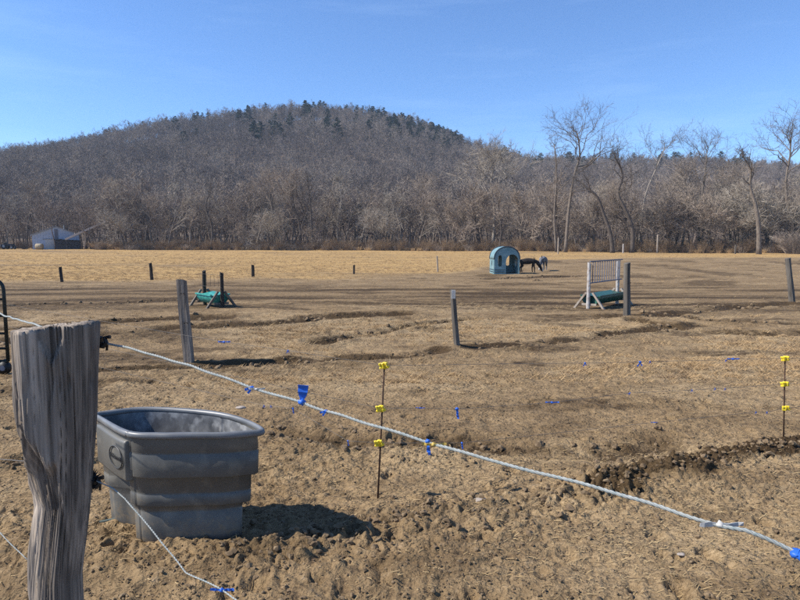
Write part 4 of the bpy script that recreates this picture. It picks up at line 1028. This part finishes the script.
    # the moulded oval with its lettering, laid on the panel's chord
    def pt(j): return Vector((R[j] * math.cos(th[j]), R[j] * math.sin(th[j]), 0))
    g0 = pt(sel[int(w * .42)]); g1 = pt(sel[int(w * .88)]); c = (g0 + g1) / 2; u = (g1 - g0).normalized(); nrm = Vector((u.y, -u.x, 0))
    if nrm.dot(c) < 0: nrm = -nrm
    c = pt(sel[int(w * .65)]) + nrm * .0105 + Vector((0, 0, .49)); wd = (g1 - g0).length * .5
    ov = [c + u * (wd * math.cos(t)) + Vector((0, 0, .062 * math.sin(t))) for t in (2 * math.pi * k / 40 for k in range(41))]
    mb = MB(); mb.tube([tuple(q) for q in ov], .0035, 6); lg = mb.build('logo_oval', M['tank_mark'], pan)
    cu = bpy.data.curves.new('lettering', 'FONT'); cu.body = 'Rubbermaid'; cu.align_x = 'CENTER'; cu.align_y = 'CENTER'; cu.size = .062; cu.extrude = .002
    to = bpy.data.objects.new('lettering', cu); COL.objects.link(to); bpy.context.view_layer.update()
    me = bpy.data.meshes.new_from_object(to.evaluated_get(bpy.context.evaluated_depsgraph_get())); bpy.data.objects.remove(to); me.materials.append(M['tank_mark'])
    xs = [q.co.x for q in me.vertices]; k = 1.7 * wd / (max(xs) - min(xs))
    MX = Matrix((u * k, Vector((0, 0, 1)) * k * 1.25, nrm)).transposed().to_4x4(); MX.translation = c + nrm * .001
    me.transform(MX); me.name = 'lettering'; link('lettering', me, lg)
    # drain plug in the alcove and the water
    jm = sel[int(w * .55)]; b = Vector(((R[jm] - .17) * math.cos(th[jm]), (R[jm] - .17) * math.sin(th[jm]), .1))
    mb = MB(); mb.tube([tuple(b), tuple(b + nrm * .03)], .035, 14); mb.build('drain_plug', M['black'], e, True)
    mb = MB(); mb.add([((R[j] * .77 - .014 - .12 * mid[j]) * math.cos(th[j]), (R[j] * .77 - .014 - .12 * mid[j]) * math.sin(th[j]), .3) for j in range(N)], [tuple(range(N))]); setp(mb.build('water', M['water'], e))
    return C, e
TC, tank_e = tank()

# ------------------------------------------------------------------ big corner post
PD = 1.56
def corner_post():
    X0 = at(56, 330, PD).x; s = PD / F_PX
    top = 1.482
    def cx_of(z):                                     # axis drifts left below
        return np.interp(z, [0, .8, 1.0, 1.2, 1.5], [-.05, -.022, .002, .006, .004])
    rg = random.Random(5); NA = 300; NZ = 170; v = []
    A = np.linspace(0, 2 * np.pi, NA, endpoint=False); Z = np.linspace(-.25, top, NZ)
    AA, ZZ = np.meshgrid(A, Z)
    def plane(phi, d): c = np.cos(AA - math.radians(phi)); return np.where(c > .05, d / np.maximum(c, .05), 9)
    low = sstep(1.16, .98, ZZ)
    wob = .012 * perlin(ZZ * 5, ZZ * 0 + 3, 91)
    dl = np.interp(ZZ, [0, .8, .98, 1.1, 1.25, 1.49], [.095, .082, .08, .09, .096, .1]) + wob
    dr = np.interp(ZZ, [0, .8, 1.0, 1.25, 1.49], [.06, .048, .056, .078, .096])
    r = np.full_like(AA, .108)
    for phi, d in ((-70, .085 - .004 * low), (180, dl), (205, dl * 1.02), (155, dl * 1.02), (0, dr), (-38, dr * 1.0), (38, dr), (90, .098), (-112, np.interp(ZZ + .05 * perlin(AA * 3, ZZ * 4, 92), [0, .5, .8, 1.0, 1.12, 1.27], [.085, .065, .05, .042, .06, .13]))):
        q = plane(phi, d); r = np.where(q < r, q, r)
    # checks, splits and grain
    gx = AA * 5.5 + .35 * perlin(AA * 2, ZZ * 3, 93); 
    crack = np.abs(perlin(gx, ZZ * .9, 94)); r = r - .01 * np.exp(-(crack / .03) ** 2) * sstep(-.3, .3, perlin(AA * 3 + 8, ZZ * 1.5, 99))
    fib = np.abs(perlin(AA * 16 + .4 * perlin(AA * 3, ZZ * 4, 89), ZZ * 1.1, 88)); r = r - .006 * np.exp(-(fib / .09) ** 2) * sstep(-.4, .2, perlin(AA * 5, ZZ * 2.3, 87)) + .0022 * perlin(AA * 40, ZZ * 1.3, 86)
    r = r + .0015 * perlin(AA * 9, ZZ * 1.6, 95) + .0018 * perlin(AA * 26, ZZ * 5, 96)
    chip = sstep(.3, .6, perlin(AA * 4 + 5, ZZ * 7, 97)) * sstep(.9, 1.2, ZZ); r = r - .007 * chip
    # the chipped notch at the top right of the face
    da = np.abs(((AA - math.radians(-72)) + np.pi) % (2 * np.pi) - np.pi); r = r - .016 * sstep(.36 * sstep(1.39, 1.47, ZZ) + .001, .3 * sstep(1.39, 1.47, ZZ), da) * (ZZ > 1.39)
    ztop = .006 * perlin(AA * 3.1, AA * 0, 98) + .009 * np.cos(AA + .4)
    ZZ2 = ZZ + np.where(ZZ > top - .05, ztop * (ZZ - top + .05) / .05, 0)
    xs = cx_of(ZZ) + r * np.cos(AA); ys = r * np.sin(AA)
    v = [tuple(p) for p in np.stack([xs, ys, ZZ2], -1).reshape(-1, 3)]
    f = [(i * NA + j, i * NA + (j + 1) % NA, (i + 1) * NA + (j + 1) % NA, (i + 1) * NA + j) for i in range(NZ - 1) for j in range(NA)]
    k0 = len(v)
    for q in (.7, .4):
        for j in range(NA):
            p = v[(NZ - 1) * NA + j]; v.append((p[0] * q, p[1] * q, p[2] - .004 + .004 * math.sin(j * .7 + q * 9) + .003 * rg.uniform(-1, 1)))
    f += [((NZ - 1) * NA + j, (NZ - 1) * NA + (j + 1) % NA, k0 + (j + 1) % NA, k0 + j) for j in range(NA)]
    f += [(k0 + j, k0 + (j + 1) % NA, k0 + NA + (j + 1) % NA, k0 + NA + j) for j in range(NA)]; f.append(tuple(k0 + NA + j for j in range(NA)))
    e = empty('corner_post', (X0, PD, gz(X0, PD)), 'thick weathered grey wooden corner post in the left foreground', 'post')
    mb = MB(); mb.add(v, f); mb.build('timber', M['wood_post'], e, True)
    inv = Vector((X0, PD, gz(X0, PD)))
    def insulator(P, big):
        q = P - inv; m = MB()
        m.box((q.x - .03, q.y, q.z), (.012, .05, .085 if big else .07)); m.tube([(q.x - .026, q.y, q.z), (q.x, q.y, q.z)], [.016, .013], 10)
        m.tube([(q.x - .01, q.y - .006, q.z - .012), (q.x + .004, q.y - .008, q.z - .014), (q.x + .012, q.y - .006, q.z - .004), (q.x + .008, q.y - .004, q.z + .01), (q.x + .022, q.y - .004, q.z + .012)], .006, 6)
        m.tube([(q.x + .008, q.y + .002, q.z - .026), (q.x + .01, q.y + .002, q.z - .006)], .0035, 6)
        if big:
            g = random.Random(9)
            for k in range(26):
                d = Vector((g.gauss(.5, .6), g.gauss(0, .6), g.gauss(0, 1))).normalized(); m.spike((q.x - .015, q.y, q.z), tuple(Vector((q.x - .015, q.y, q.z)) + d * g.uniform(.02, .036)), .008)
        return m.build('insulator', M['black'], e)
    I1 = at(103, 341, PD + .05); insulator(I1, False)
    I2 = at(94, 481, PD + .03); insulator(I2 + Vector((.006, 0, 0)), True)
    return I1, I2
I1, I2 = corner_post()

# ------------------------------------------------------------------ rope, lower strand, hose
def wander(pts, n, amp, seed, per=1.0):
    """points along a polyline with the small kinks of a loose line"""
    L = [0]
    for a, b in zip(pts[:-1], pts[1:]): L.append(L[-1] + (b - a).length)
    out = []
    for k in range(n + 1):
        t = L[-1] * k / n; i = max(j for j in range(len(pts) - 1) if L[j] <= t + 1e-9)
        p = pts[i].lerp(pts[i + 1], (t - L[i]) / max(L[i + 1] - L[i], 1e-9))
        w = min(1, min(k, n - k) / 3)
        out.append(p + Vector((0, float(perlin(np.array([t * per]), np.array([1.5]), seed)[0]) * amp * w, float(perlin(np.array([t * per]), np.array([7.5]), seed + 1)[0]) * amp * w)))
    return out
def twisted(pts, r, name, mat, strands=3, parent=None):
    mb = MB(); L = 0; ph = [0]
    for a, b in zip(pts[:-1], pts[1:]): L += (b - a).length; ph.append(L)
    for s_ in range(strands):
        q = []
        for i, p in enumerate(pts):
            d = (pts[min(i + 1, len(pts) - 1)] - pts[max(i - 1, 0)]).normalized(); u = d.cross(Vector((0, 0, 1))).normalized(); w_ = d.cross(u)
            a = ph[i] / (r * 9) * 6.283 + s_ * 6.283 / strands; q.append(tuple(p + u * (r * .5 * math.cos(a)) + w_ * (r * .5 * math.sin(a))))
        mb.tube(q, r * .58, 5)
    return mb.build(name, M[mat], parent, True)
rope_px = [(-60, 297, 3.2), (0, 314, 2.35), (40, 326, 1.78), (104, 342, PD + .055), (190, 366, 1.44), (253, 388, 1.34), (302, 402, 1.27), (326, 411, 1.235), (430, 442, 1.1), (520, 467, 1.0), (600, 489, .93), (720, 525, .84), (745, 531, .825), (800, 556, .79), (900, 592, .73)]
RW = [at(*q) for q in rope_px]
setp(twisted(wander(RW, 900, .0035, 101, 9), .0031, 'fence_rope', 'rope'), 'pale electric fence rope running right from the top of the corner post', 'rope')
low_px = [(95, 480, PD + .03), (112, 489, 1.5), (125, 498, 1.45), (137, 512, 1.4), (160, 541, 1.32), (186, 572, 1.24), (203, 580, 1.2), (222, 590, 1.16), (260, 618, 1.08), (330, 668, .95)]
LW = [at(*q) for q in low_px]
setp(twisted(wander(LW, 260, .003, 111, 9), .0019, 'fence_strand', 'rope', 2), 'thin pale strand hanging slack in front of the tank', 'rope')
l3 = [at(-40, 492, 1.9), at(0, 532, 1.75), at(25, 558, 1.66), at(60, 585, PD + .09)]
setp(twisted(wander(l3, 90, .003, 121, 9), .0019, 'fence_strand', 'rope', 2), 'thin pale strand at the lower left edge behind the corner post', 'rope')
l4 = [at(-40, 457, 2.1), at(0, 459, 1.9), at(28, 461, 1.75), at(60, 470, PD + .11), at(97, 480, PD + .035)]
setp(twisted(wander(l4, 90, .002, 131, 9), .0019, 'fence_strand', 'wire', 2), 'thin dark strand left of the corner post at tank height', 'rope')
hz_pts = [at(-60, 539, 3.32), at(0, 534.5, 3.36), at(88, 524.5, 3.46), at(131, 516, 3.54)]
mb = MB(); mb.tube([tuple(p) for p in wander(hz_pts, 40, .006, 141, 2)], .011, 8)
setp(mb.build('water_hose', M['hose'], None, True), 'grey green hose running low to the left end of the tank', 'hose')

# ------------------------------------------------------------------ stakes, wires and tape
def stake(px, py, tops, label, group):
    p = stand(px, py); s = p.y / F_PX; e = empty('fence_stake', p, label, 'stake', group)
    zt = at(tops[0][0], tops[0][1], p.y) - p
    mb = MB(); mb.tube([(0, 0, -.1), (zt.x * .55, 0, zt.z * .5), (zt.x, 0, zt.z + .01)], [.0065, .006, .0055], 8); mb.build('rod', M['rust'], e, True)
    for i, (x, y) in enumerate(tops):
        q = at(x, y, p.y) - p; mb = MB(); g = random.Random(int(px) + i); M3 = Matrix.Rotation(g.uniform(-.4, .4), 3, 'Y') @ Matrix.Rotation(g.uniform(-.5, .5), 3, 'Z')
        mb.tube([(q.x, q.y - .0, q.z - .024), (q.x, q.y, q.z - .02), (q.x, q.y, q.z + .02), (q.x, q.y, q.z + .024)], [.011, .015, .015, .011], 10)
        mb.box((q.x - .016, q.y - .008, q.z), (.03, .03, .036), M3); mb.box((q.x + .02, q.y - .012, q.z - .006), (.026, .018, .02), M3)
        mb.box((q.x - .03, q.y - .01, q.z + .012), (.014, .03, .014), M3); mb.box((q.x + .012, q.y - .02, q.z + .018), (.014, .026, .016), M3); mb.box((q.x - .026, q.y - .01, q.z - .016), (.014, .022, .012), M3)
        ob = mb.build('insulator', M['yellow'], e, bevel=.002); ob.data.transform(Matrix.Translation(q) @ Matrix.Scale(.95, 4) @ Matrix.Translation(-q))
    return p
S1 = stake(377, 495, [(384.5, 365.5), (381, 408.5), (379.5, 443)], 'rusty fence rod with three yellow insulators in the middle foreground', 'electric fence rods')
S2 = stake(784, 438, [(785, 358.5), (784.5, 384), (785.5, 408)], 'thin fence rod with three yellow insulators near the right edge', 'electric fence rods')
S0 = (-1.44 - 2.7, 4.95 + 2.1)
def tape(P, size, label, mat='blue', seed=0, kind='knot', group=None):
    """a scrap of plastic tape knotted round the line"""
    g = random.Random(seed); e = empty('tape_scrap', P, label, 'tape', group)
    mb = MB(); n = 9; v = []
    for i in range(6):
        t = i / 5
        for j in range(n):
            a = 6.283 * j / n; r = size * (.26 + .1 * g.uniform(-1, 1)) * math.sin(math.pi * (.12 + .76 * t)); v.append(((t - .5) * size * .55, r * math.cos(a), r * math.sin(a)))
    mb.add(v, [(i * n + j, i * n + (j + 1) % n, (i + 1) * n + (j + 1) % n, (i + 1) * n + j) for i in range(5) for j in range(n)] + [tuple(range(n))[::-1], tuple(5 * n + j for j in range(n))])
    mb.build('knot', M[mat], e, True)
    dirs = {'knot': [(-.5, -1), (.45, -.8)], 'flag': [(.12, 1.25)], 'hang': [(.2, -1.5), (.05, -1.2)], 'long': [(-1.4, .1), (1.5, .1)], 'side': [(-.9, -.25), (-.5, -.7)], 'loop': [(.7, .8), (.9, -.7)]}[kind]
    for k, (dx, dz) in enumerate(dirs):
        L = math.hypot(dx, dz); w = size * (.3 if kind != 'flag' else .75); v = []; m = 5
        nx, nz = -dz / L, dx / L
        for i in range(m + 1):
            t = i / m; c = Vector((dx * t * size, g.uniform(-.12, .12) * size - .05 * size, dz * t * size)); ww = w * (1 if kind != 'flag' else .35 + .9 * t) * g.uniform(.8, 1.1)
            for sg in (-.5, .5):
                for y in (-.02, .02): v.append((c.x + nx * ww * sg, c.y + y * size + g.uniform(-.06, .06) * size * sg, c.z + nz * ww * sg))
        f = []
        for i in range(m):
            b = 4 * i; f += [(b, b + 2, b + 6, b + 4), (b + 1, b + 5, b + 7, b + 3), (b, b + 4, b + 5, b + 1), (b + 2, b + 3, b + 7, b + 6)]
        f += [(0, 1, 3, 2), (4 * m, 4 * m + 2, 4 * m + 3, 4 * m + 1)]
        t_ = MB(); t_.add(v, f); t_.build('tail', M[mat], e)
    return e
def rp(px):
    for a, b, A, B in zip(rope_px[:-1], rope_px[1:], RW[:-1], RW[1:]):
        if a[0] <= px <= b[0]: return A.lerp(B, (px - a[0]) / (b[0] - a[0]))
tape(rp(252), .018, 'small blue tape with white end, first on the rope from the post', 'blue', 1, 'side')
tape(rp(257) + Vector((0, -.003, .001)), .013, 'tiny white tape beside the first blue one on the rope', 'white_tape', 2, 'long')
tape(rp(302), .03, 'big blue tape flag sticking up from the rope', 'blue', 3, 'flag')
tape(rp(326), .014, 'small dark blue tape knot just right of the big flag', 'blue', 4, 'side')
tape(rp(428), .017, 'blue tape knot hanging on the rope beside a yellow one', 'blue', 5, 'hang')
tape(rp(434) + Vector((0, -.003, -.002)), .016, 'faded yellow tape knot in the middle of the rope', 'orange', 6, 'long')
tape(rp(720), .022, 'white tape knot on the rope near its right end', 'white_tape', 7, 'long')
tape(rp(797), .03, 'large blue tape loop on the rope at the right edge', 'blue', 8, 'loop')
tape(LW[7], .017, 'blue tape on the slack strand at the bottom of the picture', 'blue', 9, 'long')

W12 = {'top': [(585, 363), (640, 362), (650, 361.5), (726, 360), (733, 359)], 'mid': [(420, 408), (457, 409), (552, 402.5), (630, 393), (692, 390), (715, 388.5), (725, 388.5)], 'low': [(462, 443), (654, 422.5), (756, 412), (767, 412)]}
W01 = {'top': [(224, 342), (288, 350.5)], 'mid': [], 'low': [(264, 405.5), (271, 406), (293, 408.5), (348, 441)]}
SC = {(457, 409): ('hang', .045, 'long blue tape hanging behind the rope right of the middle rod'), (552, 402.5): ('long', .034, 'bright blue tape lying slanted, alone in the centre right of the paddock'), (640, 362): ('knot', .035, 'blue tape on the top wire below the white posted feeder'),
      (733, 359): ('long', .035, 'wide blue tape on the top wire left of the right rod'), (224, 342): ('long', .035, 'blue tape on the top wire right of the tall square post'), (462, 443): ('hang', .03, 'dark blue tape on the low wire just right of the rope knot'),
      (420, 408): ('long', .022, 'dim blue tape on the middle wire right of the middle rod'), (293, 408.5): ('hang', .026, 'blue tape on the low wire under the big tape flag'), (348, 441): ('hang', .022, 'dark tape on the low wire left of the middle rod'),
      (288, 350.5): ('knot', .02, 'tiny blue tape above the rope, right of the square post tape'), (585, 363): ('knot', .024, 'small blue tape on the top wire right of the knobbly post'), (630, 393): ('side', .02, 'small blue tape on the middle wire right of the slanted one'),
      (654, 422.5): ('long', .018, 'tiny pale blue tape on the low wire, its leftmost in the right half'), (264, 405.5): ('knot', .017, 'tiny blue tape on the low wire nearest the tank rim')}
tops1 = dict(top=(384.5, 365.5), mid=(381, 408.5), low=(379.5, 443)); tops2 = dict(top=(785, 358.5), mid=(784.5, 384), low=(785.5, 408))
nt = 0
for k in ('top', 'mid', 'low'):
    A = at(*tops1[k], S1.y); B = at(*tops2[k], S2.y)
    pts = []
    for q in W01[k]:
        x, y = along(q[0], (S1.x, S1.y), S0); pts.append((q, at(q[0], q[1], y)))
    left_end = Vector((S0[0], S0[1], A.z - .02)); pts.sort(key=lambda t: t[0][0])
    path = [left_end + Vector((-2, 1.6, 0)), left_end] + [t[1] for t in pts] + [A]
    p2 = []
    for q in W12[k]:
        x, y = along(q[0], (S1.x, S1.y), (S2.x, S2.y)); p2.append((q, at(q[0], q[1], y)))
    p2.sort(key=lambda t: t[0][0])
    path += [t[1] for t in p2] + [B, B + (B - A) * .8]
    mb = MB(); mb.tube([tuple(p) for p in path], .0015, 5)
    setp(mb.build('fence_wire', M['wire'], None, True), {'top': 'thin top wire strung between the yellow insulator rods', 'mid': 'thin middle wire strung between the yellow insulator rods', 'low': 'thin lowest wire strung between the yellow insulator rods'}[k], 'wire')
    for q, P in pts + p2:
        nt += 1; sc = SC.get(q)
        if sc: tape(P, sc[1], sc[2], 'blue', 50 + nt, sc[0])
        else: tape(P, .016, 'tiny blue tape scrap on the thin paddock wires', 'blue', 50 + nt, 'knot', 'tiny tape scraps on the paddock wires')

# ------------------------------------------------------------------ loose soil and litter
def clods():
    bm = bmesh.new(); bmesh.ops.create_icosphere(bm, subdivisions=2, radius=1.0); bv = np.array([v.co[:] for v in bm.verts]); bf = [tuple(v.index for v in f.verts) for f in bm.faces]; bm.free()
    bm = bmesh.new(); bmesh.ops.create_icosphere(bm, subdivisions=1, radius=1.0); lv = np.array([v.co[:] for v in bm.verts]); lf = [tuple(v.index for v in f.verts) for f in bm.faces]; bm.free()
    rg = np.random.default_rng(3); V = []; Fc = []; o = 0
    crumbs = [lv * (1 + .28 * rg.normal(size=(len(lv), 1))) * np.array([1, .8, .7]) for k in range(8)]
    shapes = []
    for k in range(10):
        n = np.zeros(len(bv))
        for q in range(4):
            d = rg.normal(size=3); n += .16 * np.sin(bv @ d * (1.6 + q) + rg.uniform(0, 6))
        d = rg.normal(size=(5, 3)); d /= np.linalg.norm(d, axis=1)[:, None]; b = bv * (1 + n)[:, None]
        for q in d:                                   # knock flat faces on it
            h = b @ q; b = b - np.maximum(h - .62, 0)[:, None] * q
        shapes.append(b * np.array([1, .85, .68]))
    pos = []
    def put(x, y, s): pos.append((x, y, s))
    for k in range(3400):
        y = 2.6 + 8.5 * rg.random() ** 1.5; x = (rg.random() - .5) * 1.5 * (y + .6)
        d = perlin(np.array([x / 1.1]), np.array([y / .9]), 17)[0]
        if d + rg.normal() * .3 > .05: put(x, y, .006 + .014 * rg.random() ** 2.5)
    for Pl, n, sp, sz in ((BERM, 300, .1, .024), (BERM2, 320, .17, .022)):
        for k in range(n):
            i = rg.integers(len(Pl) - 1); t = rg.random(); p = Pl[i] * (1 - t) + Pl[i + 1] * t
            put(p[0] + rg.normal() * sp, p[1] + rg.normal() * sp * .8, .008 + sz * rg.random() ** 2.4)
    for Pl, dep, wd, mu, cl in RUTS:
        for k in range(60):
            i = rg.integers(len(Pl) - 1); t = rg.random(); p = Pl[i] * (1 - t) + Pl[i + 1] * t
            put(p[0] + rg.normal() * wd, p[1] + rg.normal() * wd, (.012 + .04 * rg.random() ** 2) * min(1.6, .5 + p[1] / 14))
    for k in range(16000):
        y = 2.6 + 5.5 * rg.random() ** 1.4; x = (rg.random() - .5) * 1.5 * (y + .6)
        if perlin(np.array([x / .8]), np.array([y / .6]), 19)[0] + rg.normal() * .35 > .0: put(x, y, .003 + .008 * rg.random() ** 2)
    pos = np.array(pos); zs = ground_h(pos[:, 0], pos[:, 1])
    for (x, y, s), z in zip(pos, zs):
        a = rg.uniform(0, 6.28); c, q = math.cos(a), math.sin(a); b, fs_ = (shapes[rg.integers(10)] * s, bf) if s > .0112 else (crumbs[rg.integers(8)] * s, lf)
        V.append(np.stack([b[:, 0] * c - b[:, 1] * q + x, b[:, 0] * q + b[:, 1] * c + y, b[:, 2] + z + s * .25], -1)); Fc += [(f[0] + o, f[1] + o, f[2] + o) for f in fs_]; o += len(b)
    me = bpy.data.meshes.new('soil_clods'); me.from_pydata(np.concatenate(V).tolist(), [], Fc); me.materials.append(M['clod']); me.update()
    setp(link('soil_clods', me), 'crumbled brown clods of soil strewn over the trodden ground', 'soil', kind='stuff')
clods()
def litter():
    rg = np.random.default_rng(8); n = 70000
    u = rg.random(n); y = 2.5 * (22 / 2.5) ** (u ** .9); x = (rg.random(n) - .5) * 1.6 * (y + .5)
    z, st, mu, fr = ground_h(x, y, True)
    keep = (st + .5 * rg.normal(size=n) * .5 - .6 * mu) > .3
    x, y, z = x[keep], y[keep], z[keep]; n = len(x)
    a = rg.normal(size=n) * .9; L = (.005 + .026 * rg.random(n) ** 3) * (1 + y / 8); w = (.0007 + .0011 * rg.random(n)) * (1 + y / 6); tilt = rg.normal(size=n) * .25 + .12
    dx, dy, dz = np.cos(a) * np.cos(tilt), np.sin(a) * np.cos(tilt), np.abs(np.sin(tilt))
    nx, ny = -np.sin(a), np.cos(a)
    P = np.stack([x, y, z + .004], -1); D = np.stack([dx, dy, dz], -1) * L[:, None]; Wd = np.stack([nx, ny, .4 * np.ones(n)], -1) * w[:, None]
    V = np.stack([P - D * .3 - Wd, P + D - Wd * .5, P + D + Wd * .5, P - D * .3 + Wd], 1).reshape(-1, 3)
    me = bpy.data.meshes.new('straw_litter'); me.from_pydata(V.tolist(), [], [(4 * i, 4 * i + 1, 4 * i + 2, 4 * i + 3) for i in range(n)]); me.materials.append(M['straw']); me.update()
    setp(link('straw_litter', me), 'dry straw and dead grass bits scattered over the soil', 'straw', kind='stuff')
litter()
def tufts():
    protos = []
    for k in range(5):
        g = random.Random(900 + k); mb = MB()
        for q in range(22):
            a = g.uniform(0, 6.283); b = Vector((g.gauss(0, .09), g.gauss(0, .05), -.01)); h = g.uniform(.03, .11)
            mb.spike(tuple(b), tuple(b + Vector((math.cos(a) * h * 1.3, math.sin(a) * h * 1.3, h))), .006)
        protos.append(mb.mesh('tuft', M['drygrass'] if k else M['brush']))
    rg = np.random.default_rng(12); n = 110000
    y = 7 * (145 / 7.0) ** rg.random(n); x = (rg.random(n) - .5) * 1.5 * (y + 2)
    z, st, mu, fr = ground_h(x, y, True)
    keep = ((st + rg.normal(size=n) * .22 - .7 * mu) > np.where(fr > .5, .42, .55)) & (rg.random(n) < np.where(y < 12, .75, .5)); x, y, z = x[keep], y[keep], z[keep]; n = len(x)
    scatter('dead_grass', np.stack([x, y, z], -1).tolist(), np.stack([0 * x, 0 * x, rg.random(n) * 6.28], -1), (.3 + .5 * rg.random(n)) * (.7 + np.minimum(y, 45) / 60), rg.integers(0, 5, n), protos, 'short dead grass tufts over the paddock and straw field', 'grass')
tufts()
for px, py, s_, sd, lab in ((481, 504, .035, 1, 'pale flat stone lying by the churned soil in the middle foreground'), (682, 555, .015, 2, 'small pale chip of wood on the soil at lower right'), (240, 408, .035, 3, 'flat grey stone on the ground just behind the tank')):
    p = stand(px, py); bm = bmesh.new(); bmesh.ops.create_icosphere(bm, subdivisions=3, radius=1.0); g = random.Random(sd); ds = [Vector((g.gauss(0, 1), g.gauss(0, 1), g.gauss(0, 1))) for _ in range(5)]
    for v_ in bm.verts:
        k = 1 + .12 * sum(math.sin(v_.co.dot(d) * 2.2) for d in ds) / 2; v_.co = Vector((v_.co.x * k * 1.5, v_.co.y * k, v_.co.z * k * .5)) * s_
    me = bpy.data.meshes.new('stone'); bm.to_mesh(me); bm.free(); me.materials.append(M['stone'])
    setp(link('stone', me, None, p + Vector((0, 0, s_ * .2))), lab, 'stone')

# ------------------------------------------------------------------ the air
mh, hn, hl, hb = new_mat('haze'); hn.remove(hb)
pv = hn.new('ShaderNodeVolumePrincipled'); pv.inputs['Color'].default_value = (0.66, 0.8, 1.0, 1); pv.inputs['Density'].default_value = 0.0002; pv.inputs['Anisotropy'].default_value = 0.0
hl.new(pv.outputs['Volume'], hn['Material Output'].inputs['Volume'])
mb = MB(); mb.box((0, 375, 75), (2200, 850, 160)); setp(mb.build('haze', mh), 'thin pale haze softening the far hill', 'haze', kind='stuff')
